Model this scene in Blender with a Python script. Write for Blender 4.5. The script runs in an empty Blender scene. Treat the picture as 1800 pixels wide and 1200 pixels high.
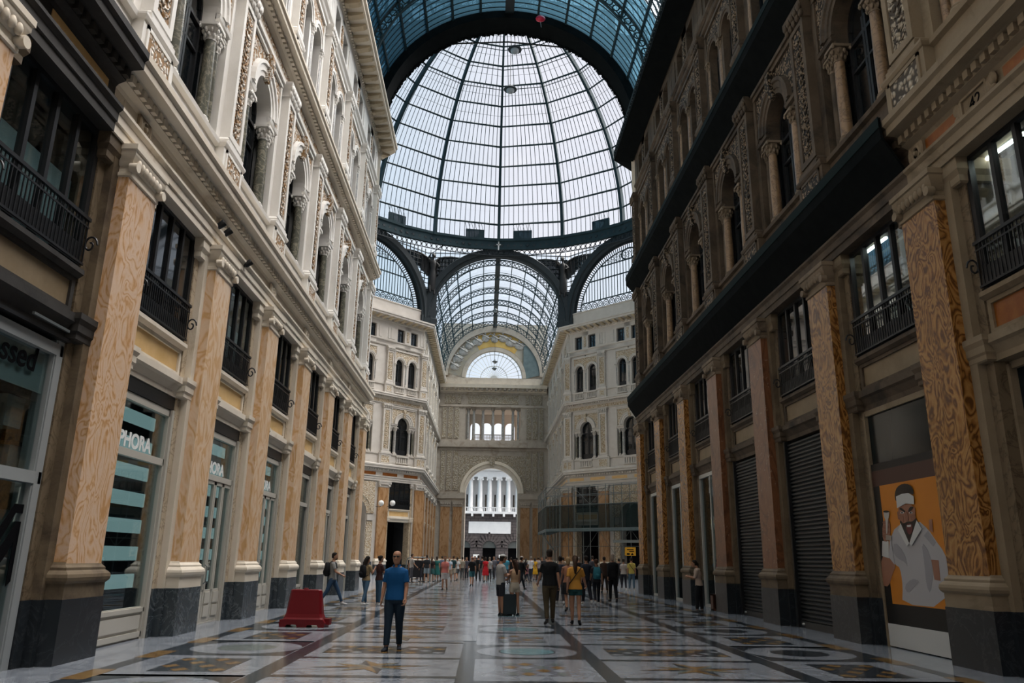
import bpy, math, random
from mathutils import Matrix, Vector
random.seed(7)
S = bpy.context.scene
COL = S.collection
PI = math.pi
sin, cos, rad = math.sin, math.cos, math.radians
# ------------------------------------------------------------------ camera
CAM_F, CAM_YAW, CAM_PITCH, CAM_ROLL, CAM_H = 1357.24, .0311, .274, .0143, 1.65
def cam_axes():
    cy, sy, cp, sp = cos(CAM_YAW), sin(CAM_YAW), cos(CAM_PITCH), sin(CAM_PITCH)
    f = Vector((sy*cp, cy*cp, sp)); r = Vector((cy, -sy, 0)); u = r.cross(f)
    c, s = cos(CAM_ROLL), sin(CAM_ROLL)
    return c*r+s*u, -s*r+c*u, f
CR, CU, CF = cam_axes()
def back(px, py, axis, val):
    """point of the place seen at a pixel of the photograph, on the plane axis = val"""
    d = CR*((px-900)/CAM_F)+CU*((600-py)/CAM_F)+CF
    o = Vector((0, 0, CAM_H)); t = (val-o[axis])/d[axis]
    return o+d*t
cam = bpy.data.objects.new('camera', bpy.data.cameras.new('camera')); COL.objects.link(cam)
cam.data.sensor_width = 36; cam.data.lens = CAM_F/1800*36; cam.data.clip_end = 500; cam.data.clip_start = .05
m = Matrix.Identity(4)
for i in range(3): m[i][0], m[i][1], m[i][2] = CR[i], CU[i], -CF[i]
m[2][3] = CAM_H
cam.matrix_world = m; S.camera = cam
# ------------------------------------------------------------------ materials
def lin(c):
    return tuple(((x/12.92) if x <= .04045 else ((x+.055)/1.055)**2.4) for x in c)
def hexc(h): return lin(tuple(int(h[i:i+2], 16)/255 for i in (0, 2, 4)))
class NT:
    def __init__(s, name):
        s.m = bpy.data.materials.new(name); s.m.use_nodes = True; s.t = s.m.node_tree; s.t.nodes.clear()
        s.out = s.n('ShaderNodeOutputMaterial')
    def n(s, ty, **k):
        x = s.t.nodes.new(ty)
        for a, v in k.items():
            if a[0] == '_':
                x.inputs[a[1:].replace('_', ' ')].default_value = v
            else: setattr(x, a, v)
        return x
    def l(s, a, b): s.t.links.new(a, b)
    def ramp(s, fac, stops, interp='LINEAR'):
        r = s.n('ShaderNodeValToRGB'); e = r.color_ramp.elements; r.color_ramp.interpolation = interp
        while len(e) < len(stops): e.new(.5)
        for i, (p, c) in enumerate(stops): e[i].position = p; e[i].color = tuple(c)+(1,)
        s.l(fac, r.inputs[0]); return r.outputs[0]
    def coords(s, scale=1., rnd=True):
        tc = s.n('ShaderNodeTexCoord'); o = tc.outputs['Object']
        if rnd:
            oi = s.n('ShaderNodeObjectInfo'); mu = s.n('ShaderNodeMath', operation='MULTIPLY'); s.l(oi.outputs['Random'], mu.inputs[0]); mu.inputs[1].default_value = 37
            ad = s.n('ShaderNodeVectorMath', operation='ADD'); s.l(o, ad.inputs[0]); s.l(mu.outputs[0], ad.inputs[1]); o = ad.outputs[0]
        return o
    def noise(s, vec, scale, detail=3, rough=.5, dist=0.):
        x = s.n('ShaderNodeTexNoise'); x.inputs['Scale'].default_value = scale; x.inputs['Detail'].default_value = detail
        x.inputs['Roughness'].default_value = rough; x.inputs['Distortion'].default_value = dist
        if vec is not None: s.l(vec, x.inputs['Vector'])
        return x.outputs[0]
    def bsdf(s, col, rough=.6, spec=.5, metal=0., bump=None, bs=.3, bd=.02):
        b = s.n('ShaderNodeBsdfPrincipled')
        if isinstance(col, tuple): b.inputs['Base Color'].default_value = col+(1,)
        else: s.l(col, b.inputs['Base Color'])
        if isinstance(rough, (int, float)): b.inputs['Roughness'].default_value = rough
        else: s.l(rough, b.inputs['Roughness'])
        b.inputs['Specular IOR Level'].default_value = spec; b.inputs['Metallic'].default_value = metal
        if bump is not None:
            bp = s.n('ShaderNodeBump'); bp.inputs['Strength'].default_value = bs; bp.inputs['Distance'].default_value = bd
            s.l(bump, bp.inputs['Height']); s.l(bp.outputs[0], b.inputs['Normal'])
        s.l(b.outputs[0], s.out.inputs[0]); return b
def plain(name, c, rough=.6, spec=.4, metal=0., c2=None, scale=6., bump=0.):
    t = NT(name); v = t.coords()
    if c2 is None: t.bsdf(c, rough, spec, metal); return t.m
    n = t.noise(v, scale, 4, .6); col = t.ramp(n, [(.3, c), (.72, c2)])
    t.bsdf(col, rough, spec, metal, n if bump else None, bump, .02); return t.m
def stone(name, c, c2, stain=None, scale=1.2, rough=.7, amount=.62):
    t = NT(name); v = t.coords(); n = t.noise(v, scale, 5, .65); col = t.ramp(n, [(.3, c), (.7, c2)])
    f = t.noise(v, 28, 3, .6)
    if stain:
        n2 = t.noise(v, .7, 6, .7, 1.); k = t.ramp(n2, [(amount-.1, (0, 0, 0)), (amount+.12, (1, 1, 1))])
        mx = t.n('ShaderNodeMix', data_type='RGBA'); t.l(k, mx.inputs[0]); t.l(col, mx.inputs[6]); mx.inputs[7].default_value = stain+(1,); col = mx.outputs[2]
    t.bsdf(col, rough, .3, 0, f, .15, .01); return t.m
def carved(name, hi, lo, scale=7., thr=.34, depth=.05):
    """relief ornament: pale scrolls standing on a darker painted ground"""
    t = NT(name); v = t.coords()
    w = t.n('ShaderNodeTexNoise'); w.inputs['Scale'].default_value = scale*.5; w.inputs['Detail'].default_value = 1; t.l(v, w.inputs['Vector'])
    mv = t.n('ShaderNodeVectorMath', operation='MULTIPLY_ADD'); t.l(w.outputs[1], mv.inputs[0]); mv.inputs[1].default_value = (.22,)*3; t.l(v, mv.inputs[2])
    vo = t.n('ShaderNodeTexVoronoi'); vo.inputs['Scale'].default_value = scale; t.l(mv.outputs[0], vo.inputs['Vector'])
    h = t.ramp(vo.outputs[0], [(thr-.16, (1, 1, 1)), (thr+.2, (0, 0, 0))])
    col = t.ramp(vo.outputs[0], [(thr, hi), (thr+.24, lo)])
    t.bsdf(col, .65, .3, 0, h, 1., depth); return t.m
def burl(name, c1, c2, c3, scale=1.1, rings=7., rough=.28, stretch=.45, chips=None, fine=.7):
    """figured alabaster: contour bands round knots"""
    t = NT(name); v = t.coords()
    mp = t.n('ShaderNodeMapping'); mp.inputs['Scale'].default_value = (1, 1, stretch); t.l(v, mp.inputs[0])
    n = t.noise(mp.outputs[0], scale, 2.5, .55, .8)
    mu = t.n('ShaderNodeMath', operation='MULTIPLY'); t.l(n, mu.inputs[0]); mu.inputs[1].default_value = rings
    pp = t.n('ShaderNodeMath', operation='PINGPONG'); t.l(mu.outputs[0], pp.inputs[0]); pp.inputs[1].default_value = .5
    n2 = t.noise(mp.outputs[0], scale*5, 4, .7, .6)
    ad = t.n('ShaderNodeMath', operation='MULTIPLY_ADD'); t.l(n2, ad.inputs[0]); ad.inputs[1].default_value = fine; t.l(pp.outputs[0], ad.inputs[2])
    col = t.ramp(ad.outputs[0], [(.3, c3), (.48, c2), (.72, c1), (.95, c2)])
    if chips:
        n3 = t.noise(v, 9, 4, .7); k = t.ramp(n3, [(.63, (0, 0, 0)), (.66, (1, 1, 1))]); mx = t.n('ShaderNodeMix', data_type='RGBA'); t.l(k, mx.inputs[0]); t.l(col, mx.inputs[6]); mx.inputs[7].default_value = chips+(1,); col = mx.outputs[2]
    t.bsdf(col, rough, .45); return t.m
def vein(name, c, v1, scale=1.5, rough=.25, w=.03, spec=.5):
    t = NT(name); v = t.coords(); n = t.noise(v, scale, 6, .62, 1.6)
    a = t.n('ShaderNodeMath', operation='SUBTRACT'); t.l(n, a.inputs[0]); a.inputs[1].default_value = .5
    b = t.n('ShaderNodeMath', operation='ABSOLUTE'); t.l(a.outputs[0], b.inputs[0])
    col = t.ramp(b.outputs[0], [(0, v1), (w, tuple(.6*x+.4*y for x, y in zip(c, v1))), (w*3.5, c)])
    n2 = t.noise(v, scale*.4, 3, .5); mx = t.n('ShaderNodeMix', data_type='RGBA', blend_type='MULTIPLY'); mx.inputs[0].default_value = .55
    t.l(col, mx.inputs[6]); t.l(t.ramp(n2, [(.3, (.62, .62, .64)), (.7, (1.1, 1.1, 1.1))]), mx.inputs[7])
    t.bsdf(mx.outputs[2], rough, spec); return t.m
def glass(name, tint, gloss=.08, rough=.02):
    t = NT(name); tr = t.n('ShaderNodeBsdfTransparent'); tr.inputs[0].default_value = tint+(1,)
    g = t.n('ShaderNodeBsdfGlossy'); g.inputs['Roughness'].default_value = rough; g.inputs[0].default_value = (.9, .95, 1, 1)
    fr = t.n('ShaderNodeLayerWeight'); fr.inputs[0].default_value = .5
    mu = t.n('ShaderNodeMath', operation='MULTIPLY_ADD', use_clamp=True); t.l(fr.outputs['Facing'], mu.inputs[0]); mu.inputs[1].default_value = gloss*3; mu.inputs[2].default_value = gloss
    mx = t.n('ShaderNodeMixShader'); t.l(mu.outputs[0], mx.inputs[0]); t.l(tr.outputs[0], mx.inputs[1]); t.l(g.outputs[0], mx.inputs[2]); t.l(mx.outputs[0], t.out.inputs[0]); return t.m
def frosted(name, tint, c, k):
    t = NT(name); tr = t.n('ShaderNodeBsdfTransparent'); tr.inputs[0].default_value = tint+(1,); d = t.n('ShaderNodeBsdfTranslucent'); d.inputs[0].default_value = c+(1,)
    mx = t.n('ShaderNodeMixShader'); mx.inputs[0].default_value = k; t.l(tr.outputs[0], mx.inputs[1]); t.l(d.outputs[0], mx.inputs[2]); t.l(mx.outputs[0], t.out.inputs[0]); return t.m
def netting(name, c, k):
    t = NT(name); tr = t.n('ShaderNodeBsdfTransparent'); d = t.n('ShaderNodeBsdfDiffuse'); d.inputs[0].default_value = c+(1,)
    mx = t.n('ShaderNodeMixShader'); mx.inputs[0].default_value = 1-k; t.l(tr.outputs[0], mx.inputs[1]); t.l(d.outputs[0], mx.inputs[2]); t.l(mx.outputs[0], t.out.inputs[0]); return t.m
def emis(name, c, k):
    t = NT(name); e = t.n('ShaderNodeEmission'); e.inputs[0].default_value = c+(1,); e.inputs[1].default_value = k; t.l(e.outputs[0], t.out.inputs[0]); return t.m
X = {}
def setup_materials():
    X['cream'] = stone('cream_stone', (.71, .62, .495), (.79, .71, .595), (.44, .34, .22), amount=.70)
    X['pale'] = stone('pale_stone', (.80, .76, .70), (.88, .85, .80), (.54, .45, .34), amount=.74)
    X['octo'] = stone('greyed_cream_stone', (.52, .475, .42), (.60, .555, .50), (.36, .29, .21), amount=.7)
    X['buff'] = stone('buff_stone', (.52, .42, .28), (.62, .52, .37), (.34, .26, .16))
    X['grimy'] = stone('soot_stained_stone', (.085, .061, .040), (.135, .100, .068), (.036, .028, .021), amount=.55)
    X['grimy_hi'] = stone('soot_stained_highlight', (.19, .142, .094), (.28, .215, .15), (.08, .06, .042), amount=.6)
    X['soot'] = stone('sooty_black_stone', (.030, .028, .026), (.055, .05, .045), (.012, .012, .012))
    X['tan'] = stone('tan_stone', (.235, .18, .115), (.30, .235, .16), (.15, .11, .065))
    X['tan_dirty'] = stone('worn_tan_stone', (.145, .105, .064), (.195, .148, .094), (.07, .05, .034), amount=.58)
    X['carved_pale'] = carved('pale_carved_relief', (.78, .71, .62), (.30, .17, .07), 10, .38)
    X['carved_warm'] = carved('warm_carved_relief', (.68, .60, .48), (.42, .31, .19), 9, .40)
    X['carved_grimy'] = carved('grimy_carved_relief', (.34, .25, .165), (.018, .013, .008), 11, .36)
    X['carved_tan'] = carved('tan_carved_relief', (.55, .47, .36), (.07, .055, .04), 7, .36)
    X['breccia'] = vein('breccia_jamb', (.58, .47, .33), (.22, .14, .08), 1.6, .3, .012)
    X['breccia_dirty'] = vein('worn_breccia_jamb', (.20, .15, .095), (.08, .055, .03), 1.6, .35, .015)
    X['ochre'] = plain('ochre_panel', (.66, .42, .17), .5, .3, 0, (.76, .52, .25), 2.)
    X['rust'] = plain('rust_marble_panel', (.22, .062, .009), .35, .4, 0, (.31, .11, .02), 5.)
    X['drab'] = plain('drab_panel', (.21, .155, .09), .5, .3, 0, (.28, .21, .13), 2.5)
    X['rosy'] = burl('rosy_alabaster', (.75, .54, .39), (.71, .46, .27), (.57, .30, .12), 2.0, 10, .28, .5, None, .6)
    X['rosy_pale'] = burl('pale_rosy_alabaster', (.82, .61, .43), (.78, .53, .33), (.68, .40, .18), 2., 6, .28, .5, None, .45)
    X['amber'] = burl('amber_alabaster', (.44, .22, .065), (.29, .125, .028), (.11, .040, .009), 2.4, 9, .26, .55, None, .5)
    X['russet'] = burl('russet_marble', (.22, .092, .042), (.165, .063, .028), (.10, .038, .018), 1.1, 6, .3, .5, (.34, .25, .18))
    X['slate'] = vein('slate_grey_dado', (.050, .064, .074), (.17, .19, .20), 1.3, .22, .008)
    X['slate_dark'] = vein('dark_slate_dado', (.018, .023, .028), (.06, .068, .075), 1.3, .3, .008)
    X['iron'] = plain('black_iron', (.012, .013, .015), .4, .4)
    X['teal_iron'] = plain('blue_green_painted_iron', (.018, .036, .043), .6, .12, 0, (.028, .052, .060), 1.)
    X['dark_iron'] = plain('dark_cast_iron', (.022, .030, .034), .5, .3)
    X['white_iron'] = plain('pale_frame_paint', (.52, .52, .49), .45, .4)
    X['grey_frame'] = plain('grey_aluminium', (.30, .32, .32), .35, .5)
    X['pane_dark'] = plain('dark_window_glass', (.006, .008, .010), .04, .8)
    X['pane_dull'] = plain('dull_shop_glass', (.012, .017, .018), .12, .12)
    X['pane_clear'] = glass('shop_glass', (.72, .80, .80), .07)
    X['pane_dome'] = glass('dome_glass', (.86, .87, .90), .03)
    X['pane_vault'] = frosted('sky_painted_frosted_glass', (.13, .27, .35), (.028, .066, .094), .5)  # blue sky reflection put into the colour of the glass
    X['pane_far'] = glass('far_vault_glass', (.80, .87, .92), .03)
    X['net'] = plain('black_netting_cloth', (.004, .0055, .006), .9, .05, 0, (.009, .011, .0115), 3.)
    X['net_edge'] = plain('green_black_net_hem', (.008, .017, .018), .8, .1)
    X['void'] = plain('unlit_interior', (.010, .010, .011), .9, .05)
    X['room'] = plain('interior_plaster', (.30, .27, .22), .8, .1)
    X['white'] = plain('white_paint', (.75, .75, .73), .5, .3)
    X['green_marble'] = vein('green_marble', (.11, .11, .085), (.30, .27, .20), 2.2, .2, .02)
    X['brown_marble'] = vein('brown_marble', (.25, .15, .08), (.50, .36, .22), 2., .2, .03)
    X['tan_marble'] = vein('tan_marble', (.33, .21, .115), (.15, .09, .05), 2., .3, .02)
    X['grey_marble'] = vein('grey_marble', (.30, .29, .27), (.50, .48, .44), 2., .3, .02)
    X['f_white'] = vein('white_floor_marble', (.28, .305, .335), (.16, .18, .21), .8, .15, .02, .34)
    X['f_grey'] = vein('grey_floor_marble', (.19, .20, .235), (.12, .13, .155), 1.2, .15, .02, .34)
    X['f_slate'] = vein('slate_floor_marble', (.026, .034, .042), (.07, .08, .088), 1.2, .15, .008, .22)
    X['f_ochre'] = vein('ochre_floor_marble', (.25, .155, .055), (.15, .08, .03), 2., .15, .03, .34)
    X['f_teal'] = vein('sea_green_floor_marble', (.14, .27, .30), (.24, .36, .38), 1.2, .15, .02, .34)
    X['f_green'] = vein('grey_green_floor_marble', (.12, .15, .145), (.2, .23, .22), 1.2, .15, .02, .34)
    X['bronze'] = plain('blackened_bronze', (.020, .020, .020), .5, .4, .2)
    X['red'] = plain('red_plastic', (.15, .003, .008), .4, .4)
    X['tarp'] = plain('grey_green_tarpaulin', (.10, .135, .14), .7, .2, 0, (.15, .19, .19), 1.5)
    X['scaf_net'] = netting('green_scaffold_net', (.020, .030, .029), .22)
    X['steel'] = plain('galvanised_steel', (.16, .18, .18), .45, .5, .5)
# ------------------------------------------------------------------ mesh builder
class MB:
    def __init__(s): s.v = []; s.f = []; s.mi = []; s.sm = []
    def add(s, vs, fs, mi=0, smooth=False):
        o = len(s.v); s.v += [tuple(p) for p in vs]
        for f in fs: s.f.append(tuple(i+o for i in f)); s.mi.append(mi); s.sm.append(smooth)
        return s
    def box(s, x0, x1, y0, y1, z0, z1, mi=0):
        return s.add([(x0, y0, z0), (x1, y0, z0), (x1, y1, z0), (x0, y1, z0), (x0, y0, z1), (x1, y0, z1), (x1, y1, z1), (x0, y1, z1)],
                     [(0, 3, 2, 1), (4, 5, 6, 7), (0, 1, 5, 4), (1, 2, 6, 5), (2, 3, 7, 6), (3, 0, 4, 7)], mi)
    def obox(s, M4, x0, x1, y0, y1, z0, z1, mi=0):
        k = len(s.v); s.box(x0, x1, y0, y1, z0, z1, mi)
        for i in range(k, len(s.v)): s.v[i] = tuple(M4 @ Vector(s.v[i]))
        return s
    def quad(s, a, b, c, d, mi=0): return s.add([a, b, c, d], [(0, 1, 2, 3)], mi)
    def loft(s, rings, mi=0, closed=True, cap=True, smooth=False):
        n = len(rings[0]); vs = [p for r in rings for p in r]; fs = []
        for i in range(len(rings)-1):
            for j in range(n if closed else n-1):
                k = (j+1) % n; fs.append((i*n+j, i*n+k, (i+1)*n+k, (i+1)*n+j))
        if cap and closed: fs += [tuple(range(n))[::-1], tuple(range((len(rings)-1)*n, len(rings)*n))]
        return s.add(vs, fs, mi, smooth)
    def extr(s, prof, u0, u1, mi=0):
        return s.loft([[(u0, v, z) for v, z in prof], [(u1, v, z) for v, z in prof]], mi)
    def prism(s, pts, v0, v1, mi=0):
        return s.loft([[(u, v0, z) for u, z in pts], [(u, v1, z) for u, z in pts]], mi)
    def tube(s, pts, r, n=8, mi=0, smooth=True, cap=True):
        pts = [Vector(p) for p in pts]; rings = []; up = None
        for i, p in enumerate(pts):
            d = (pts[min(i+1, len(pts)-1)]-pts[max(i-1, 0)]).normalized()
            if up is None:
                up = Vector((0, 0, 1)) if abs(d.z) < .9 else Vector((1, 0, 0))
            a = d.cross(up)
            if a.length < 1e-4: a = d.cross(Vector((0, 1, 0)))
            a.normalize(); b = a.cross(d).normalized(); up = b
            rr = r[i] if isinstance(r, (list, tuple)) else r
            rx, ry = rr if isinstance(rr, (list, tuple)) else (rr, rr)
            rings.append([p+a*(rx*cos(2*PI*j/n))+b*(ry*sin(2*PI*j/n)) for j in range(n)])
        return s.loft(rings, mi, True, cap, smooth)
    def lathe(s, prof, cx=0, cy=0, n=12, mi=0, smooth=True, a0=0., a1=2*PI):
        full = abs(a1-a0-2*PI) < 1e-6; k = n if full else n+1
        rings = [[(cx+r*cos(a0+(a1-a0)*j/n), cy+r*sin(a0+(a1-a0)*j/n), z) for j in range(k)] for r, z in prof]
        return s.loft(rings, mi, full, full, smooth)
    def ell(s, c, rx, ry, rz, n=10, k=6, mi=0):
        rings = []
        for i in range(k+1):
            t = -PI/2+PI*i/k; q = max(cos(t), .02)
            rings.append([(c[0]+rx*q*cos(2*PI*j/n), c[1]+ry*q*sin(2*PI*j/n), c[2]+rz*sin(t)) for j in range(n)])
        return s.loft(rings, mi, True, True, True)
    def ringarc(s, prof, cu, cz, a0=0., a1=PI, n=16, mi=0, smooth=False):
        """profile of (radius, v) swept round an arc in the u-z plane"""
        rings = [[(cu+r*cos(a0+(a1-a0)*i/n), v, cz+r*sin(a0+(a1-a0)*i/n)) for r, v in prof] for i in range(n+1)]
        return s.loft(rings, mi, True, True, smooth)
    def wrap(s, prof, hw, vf, vb, mi=0, cu=0.):
        """moulding round three sides of a pier; prof = (offset, z)"""
        rings = [[(cu-hw-o, vb, z), (cu-hw-o, vf+o, z), (cu+hw+o, vf+o, z), (cu+hw+o, vb, z)] for o, z in prof]
        return s.loft(rings, mi)
    def archwall(s, cu, hw, z0, z1, r, zc, v0, v1, mi=0, n=14, hw2=None):
        """slab from z0 to z1 with a round-headed opening (radius r, springing zc; straight below zc down to z0)"""
        L = cu-hw; Rr = cu+(hw if hw2 is None else hw2)
        arc = [(cu+r*cos(PI*i/n), zc+r*sin(PI*i/n)) for i in range(n+1)]
        for va, vb_, fl in ((v1, v1, 0), (v0, v0, 1)):
            vs = []; fs = []
            for i, (u, z) in enumerate(arc):
                vs += [(u, va, z), (u, va, z1)]
            for i in range(n): fs.append((2*i, 2*i+1, 2*i+3, 2*i+2))
            s.add(vs, fs, mi)
            s.add([(Rr, va, z0), (Rr, va, z1), (cu+r, va, z1), (cu+r, va, z0)], [(0, 1, 2, 3)], mi)
            s.add([(L, va, z0), (L, va, z1), (cu-r, va, z1), (cu-r, va, z0)], [(0, 1, 2, 3)], mi)
        full = [(cu+r, z0)]+arc+[(cu-r, z0)]
        vs = [(u, v, z) for u, z in full for v in (v0, v1)]
        s.add(vs, [(2*i, 2*i+1, 2*i+3, 2*i+2) for i in range(len(full)-1)], mi)
        return s
    def sweep(s, prof, path, side, mi=0, cap=True):
        """profile (v, z) along a plan polyline; side=+1: v grows to the right of travel"""
        P = [Vector(p) for p in path]; ns = []
        for i in range(len(P)-1):
            d = (P[i+1]-P[i]).normalized(); ns.append(Vector((d.y, -d.x))*side)
        rings = []
        for i, p in enumerate(P):
            if i == 0: mvec = ns[0]
            elif i == len(P)-1: mvec = ns[-1]
            else:
                b = (ns[i-1]+ns[i]).normalized(); mvec = b/max(b.dot(ns[i]), .3)
            rings.append([(p.x+mvec.x*v, p.y+mvec.y*v, z) for v, z in prof])
        return s.loft(rings, mi, True, cap)
    def xf(s, M4):
        s.v = [tuple(M4 @ Vector(p)) for p in s.v]; return s
    def build(s, name, mats, parent=None, M4=None, **tags):
        me = bpy.data.meshes.new(name); me.from_pydata(s.v, [], s.f)
        mats = mats if isinstance(mats, (list, tuple)) else [mats]
        for k in mats: me.materials.append(X[k] if isinstance(k, str) else k)
        me.polygons.foreach_set('material_index', s.mi); me.polygons.foreach_set('use_smooth', s.sm)
        if any(s.sm): me.set_sharp_from_angle(angle=rad(50))
        me.validate()
        return link(name, me, parent, M4, **tags)
KIDS = {}
def tag(o, label=None, cat=None, group=None, kind=None):
    if label: o['label'] = label
    if cat: o['category'] = cat
    if group: o['group'] = group
    if kind: o['kind'] = kind
    return o
def link(name, data, parent=None, M4=None, **tags):
    o = bpy.data.objects.new(name, data); COL.objects.link(o)
    if parent is not None: o.parent = parent; KIDS.setdefault(parent.name, []).append(o)
    if M4 is not None: o.matrix_local = M4
    return tag(o, **tags)
def empty(name, M4=None, **tags): return link(name, None, None, M4, **tags)
def dup(o, M4=None, parent=None, label=None, group=None, cat=None):
    c = o.copy(); COL.objects.link(c)
    if parent is not None: c.parent = parent; KIDS.setdefault(parent.name, []).append(c)
    elif M4 is not None: c.matrix_local = M4
    if label: c['label'] = label
    if group: c['group'] = group
    if cat: c['category'] = cat
    for ch in KIDS.get(o.name, []): dup(ch, None, c)
    return c
def T(x=0, y=0, z=0): return Matrix.Translation((x, y, z))
def RZ(a): return Matrix.Rotation(a, 4, 'Z')
def frame(o, v):
    """facade frame: origin o in plan, outward normal v; x = along the wall, y = out of it"""
    v = Vector((v[0], v[1], 0)).normalized(); u = v.cross(Vector((0, 0, 1)))
    M4 = Matrix.Identity(4)
    for i in range(3): M4[i][0], M4[i][1], M4[i][2] = u[i], v[i], (0, 0, 1)[i]
    M4[0][3], M4[1][3] = o[0], o[1]
    return M4
ORD = 'first second third fourth fifth sixth seventh eighth ninth tenth eleventh twelfth'.split()
setup_materials()
# ------------------------------------------------------------------ world, light
CX, HW = .83, 7.24          # centre line of the nave, half width at the pilaster fronts
PITCH, P0 = 4.657, 13.30    # bay length, first pilaster axis
def world():
    w = bpy.data.worlds.new('sky'); S.world = w; w.use_nodes = True; t = w.node_tree; t.nodes.clear()
    n = t.nodes.new; out = n('ShaderNodeOutputWorld'); bg = n('ShaderNodeBackground'); tc = n('ShaderNodeTexCoord'); sp = n('ShaderNodeSeparateXYZ')
    t.links.new(tc.outputs['Generated'], sp.inputs[0])
    mr = n('ShaderNodeMapRange'); mr.inputs[1].default_value = -.40; mr.inputs[2].default_value = .03; t.links.new(sp.outputs[0], mr.inputs[0])
    r = n('ShaderNodeValToRGB'); e = r.color_ramp.elements
    e[0].color = (.36, .62, .78, 1); e[0].position = 0; e[1].color = (.86, .87, .93, 1); e[1].position = 1
    t.links.new(mr.outputs[0], r.inputs[0]); t.links.new(r.outputs[0], bg.inputs[0]); bg.inputs[1].default_value = SKY_K
    t.links.new(bg.outputs[0], out.inputs[0])
SKY_K = .95
world()
def sun(name, d, k, ang, col=(1, 1, 1)):
    l = bpy.data.lights.new(name, 'SUN'); l.energy = k; l.angle = rad(ang); l.color = col
    o = bpy.data.objects.new(name, l); COL.objects.link(o)
    o.rotation_euler = Vector(d).to_track_quat('-Z', 'Y').to_euler(); return o
sun('sun', (-.48, -.14, -.86), 13, 75, (1, .955, .90))
S.view_settings.view_transform = 'Standard'; S.view_settings.look = 'None'; S.view_settings.exposure = .3; S.view_settings.gamma = 1
S.view_settings.use_curve_mapping = False
cy_ = S.cycles
cy_.max_bounces = 6; cy_.diffuse_bounces = 2; cy_.glossy_bounces = 3; cy_.transmission_bounces = 4; cy_.transparent_max_bounces = 16
cy_.use_denoising = True; cy_.caustics_reflective = False; cy_.caustics_refractive = False; cy_.sample_clamp_indirect = 4
cy_.use_adaptive_sampling = True; cy_.adaptive_threshold = .02
# ------------------------------------------------------------------ facade: masonry
# material slots of a wall mesh: 0 body, 1 upper, 2 jamb, 3 dado, 4 panel, 5 carved, 6 void, 7 drab moulding
STY = {
 'clean': ['cream', 'pale', 'breccia', 'slate', 'ochre', 'carved_pale', 'void', 'cream'],
 'near_left': ['tan_dirty', 'pale', 'breccia_dirty', 'slate_dark', 'drab', 'carved_pale', 'void', 'soot'],
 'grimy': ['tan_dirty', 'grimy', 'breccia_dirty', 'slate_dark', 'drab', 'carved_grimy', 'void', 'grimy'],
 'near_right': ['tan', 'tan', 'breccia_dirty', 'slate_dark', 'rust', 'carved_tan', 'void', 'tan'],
 'octagon': ['octo', 'octo', 'breccia', 'slate', 'ochre', 'carved_warm', 'void', 'cream'],
}
def ground_bay(b, c, hb, deep=-1.25):
    """piers, lintel, framed panel and sill of one arcade bay centred at u=c"""
    for s in (-1, 1):
        a0, a1 = sorted((c+s*1.33, c+s*hb)); o0, o1 = sorted((c+s*1.55, c+s*hb))
        b.box(a0, a1, deep, -.42, .95, 8.75, 2)
        b.box(a0, a1, deep, -.40, 0, .95, 3)
        b.box(o0, o1, deep, -.28, .95, 8.72, 0)
        b.box(o0, o1, deep, -.26, 0, .95, 3)
        m0, m1 = sorted((c+s*1.30, c+s*hb))
        b.wrap([(0, 4.95), (.03, 4.98), (.03, 5.06), (.06, 5.10), (.06, 5.22), (.10, 5.30), (.10, 5.40)], (m1-m0)/2, -.30, deep, 7, (m0+m1)/2)
        b.wrap([(0, 8.25), (.03, 8.28), (.03, 8.4), (.08, 8.5), (.08, 8.72)], (m1-m0)/2, -.32, deep, 0, (m0+m1)/2)
    b.box(c-1.33, c+1.33, deep, -.5, 4.95, 6.1, 7)
    b.extr([(-.5, 4.95), (-.44, 4.95), (-.44, 5.06), (-.36, 5.2), (-.30, 5.24), (-.30, 5.38), (-.5, 5.42)], c-1.33, c+1.33, 7)
    b.box(c-1.2, c+1.2, -.5, -.485, 5.5, 5.94, 4)
    for x0, x1, z0, z1 in ((-1.3, 1.3, 5.42, 5.5), (-1.3, 1.3, 5.94, 6.02), (-1.3, -1.2, 5.5, 5.94), (1.2, 1.3, 5.5, 5.94)):
        b.box(c+x0, c+x1, -.5, -.44, z0, z1, 7)
    b.extr([(-.8, 6.02), (-.42, 6.02), (-.34, 6.08), (-.34, 6.16), (-.8, 6.18)], c-1.33, c+1.33, 7)
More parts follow.
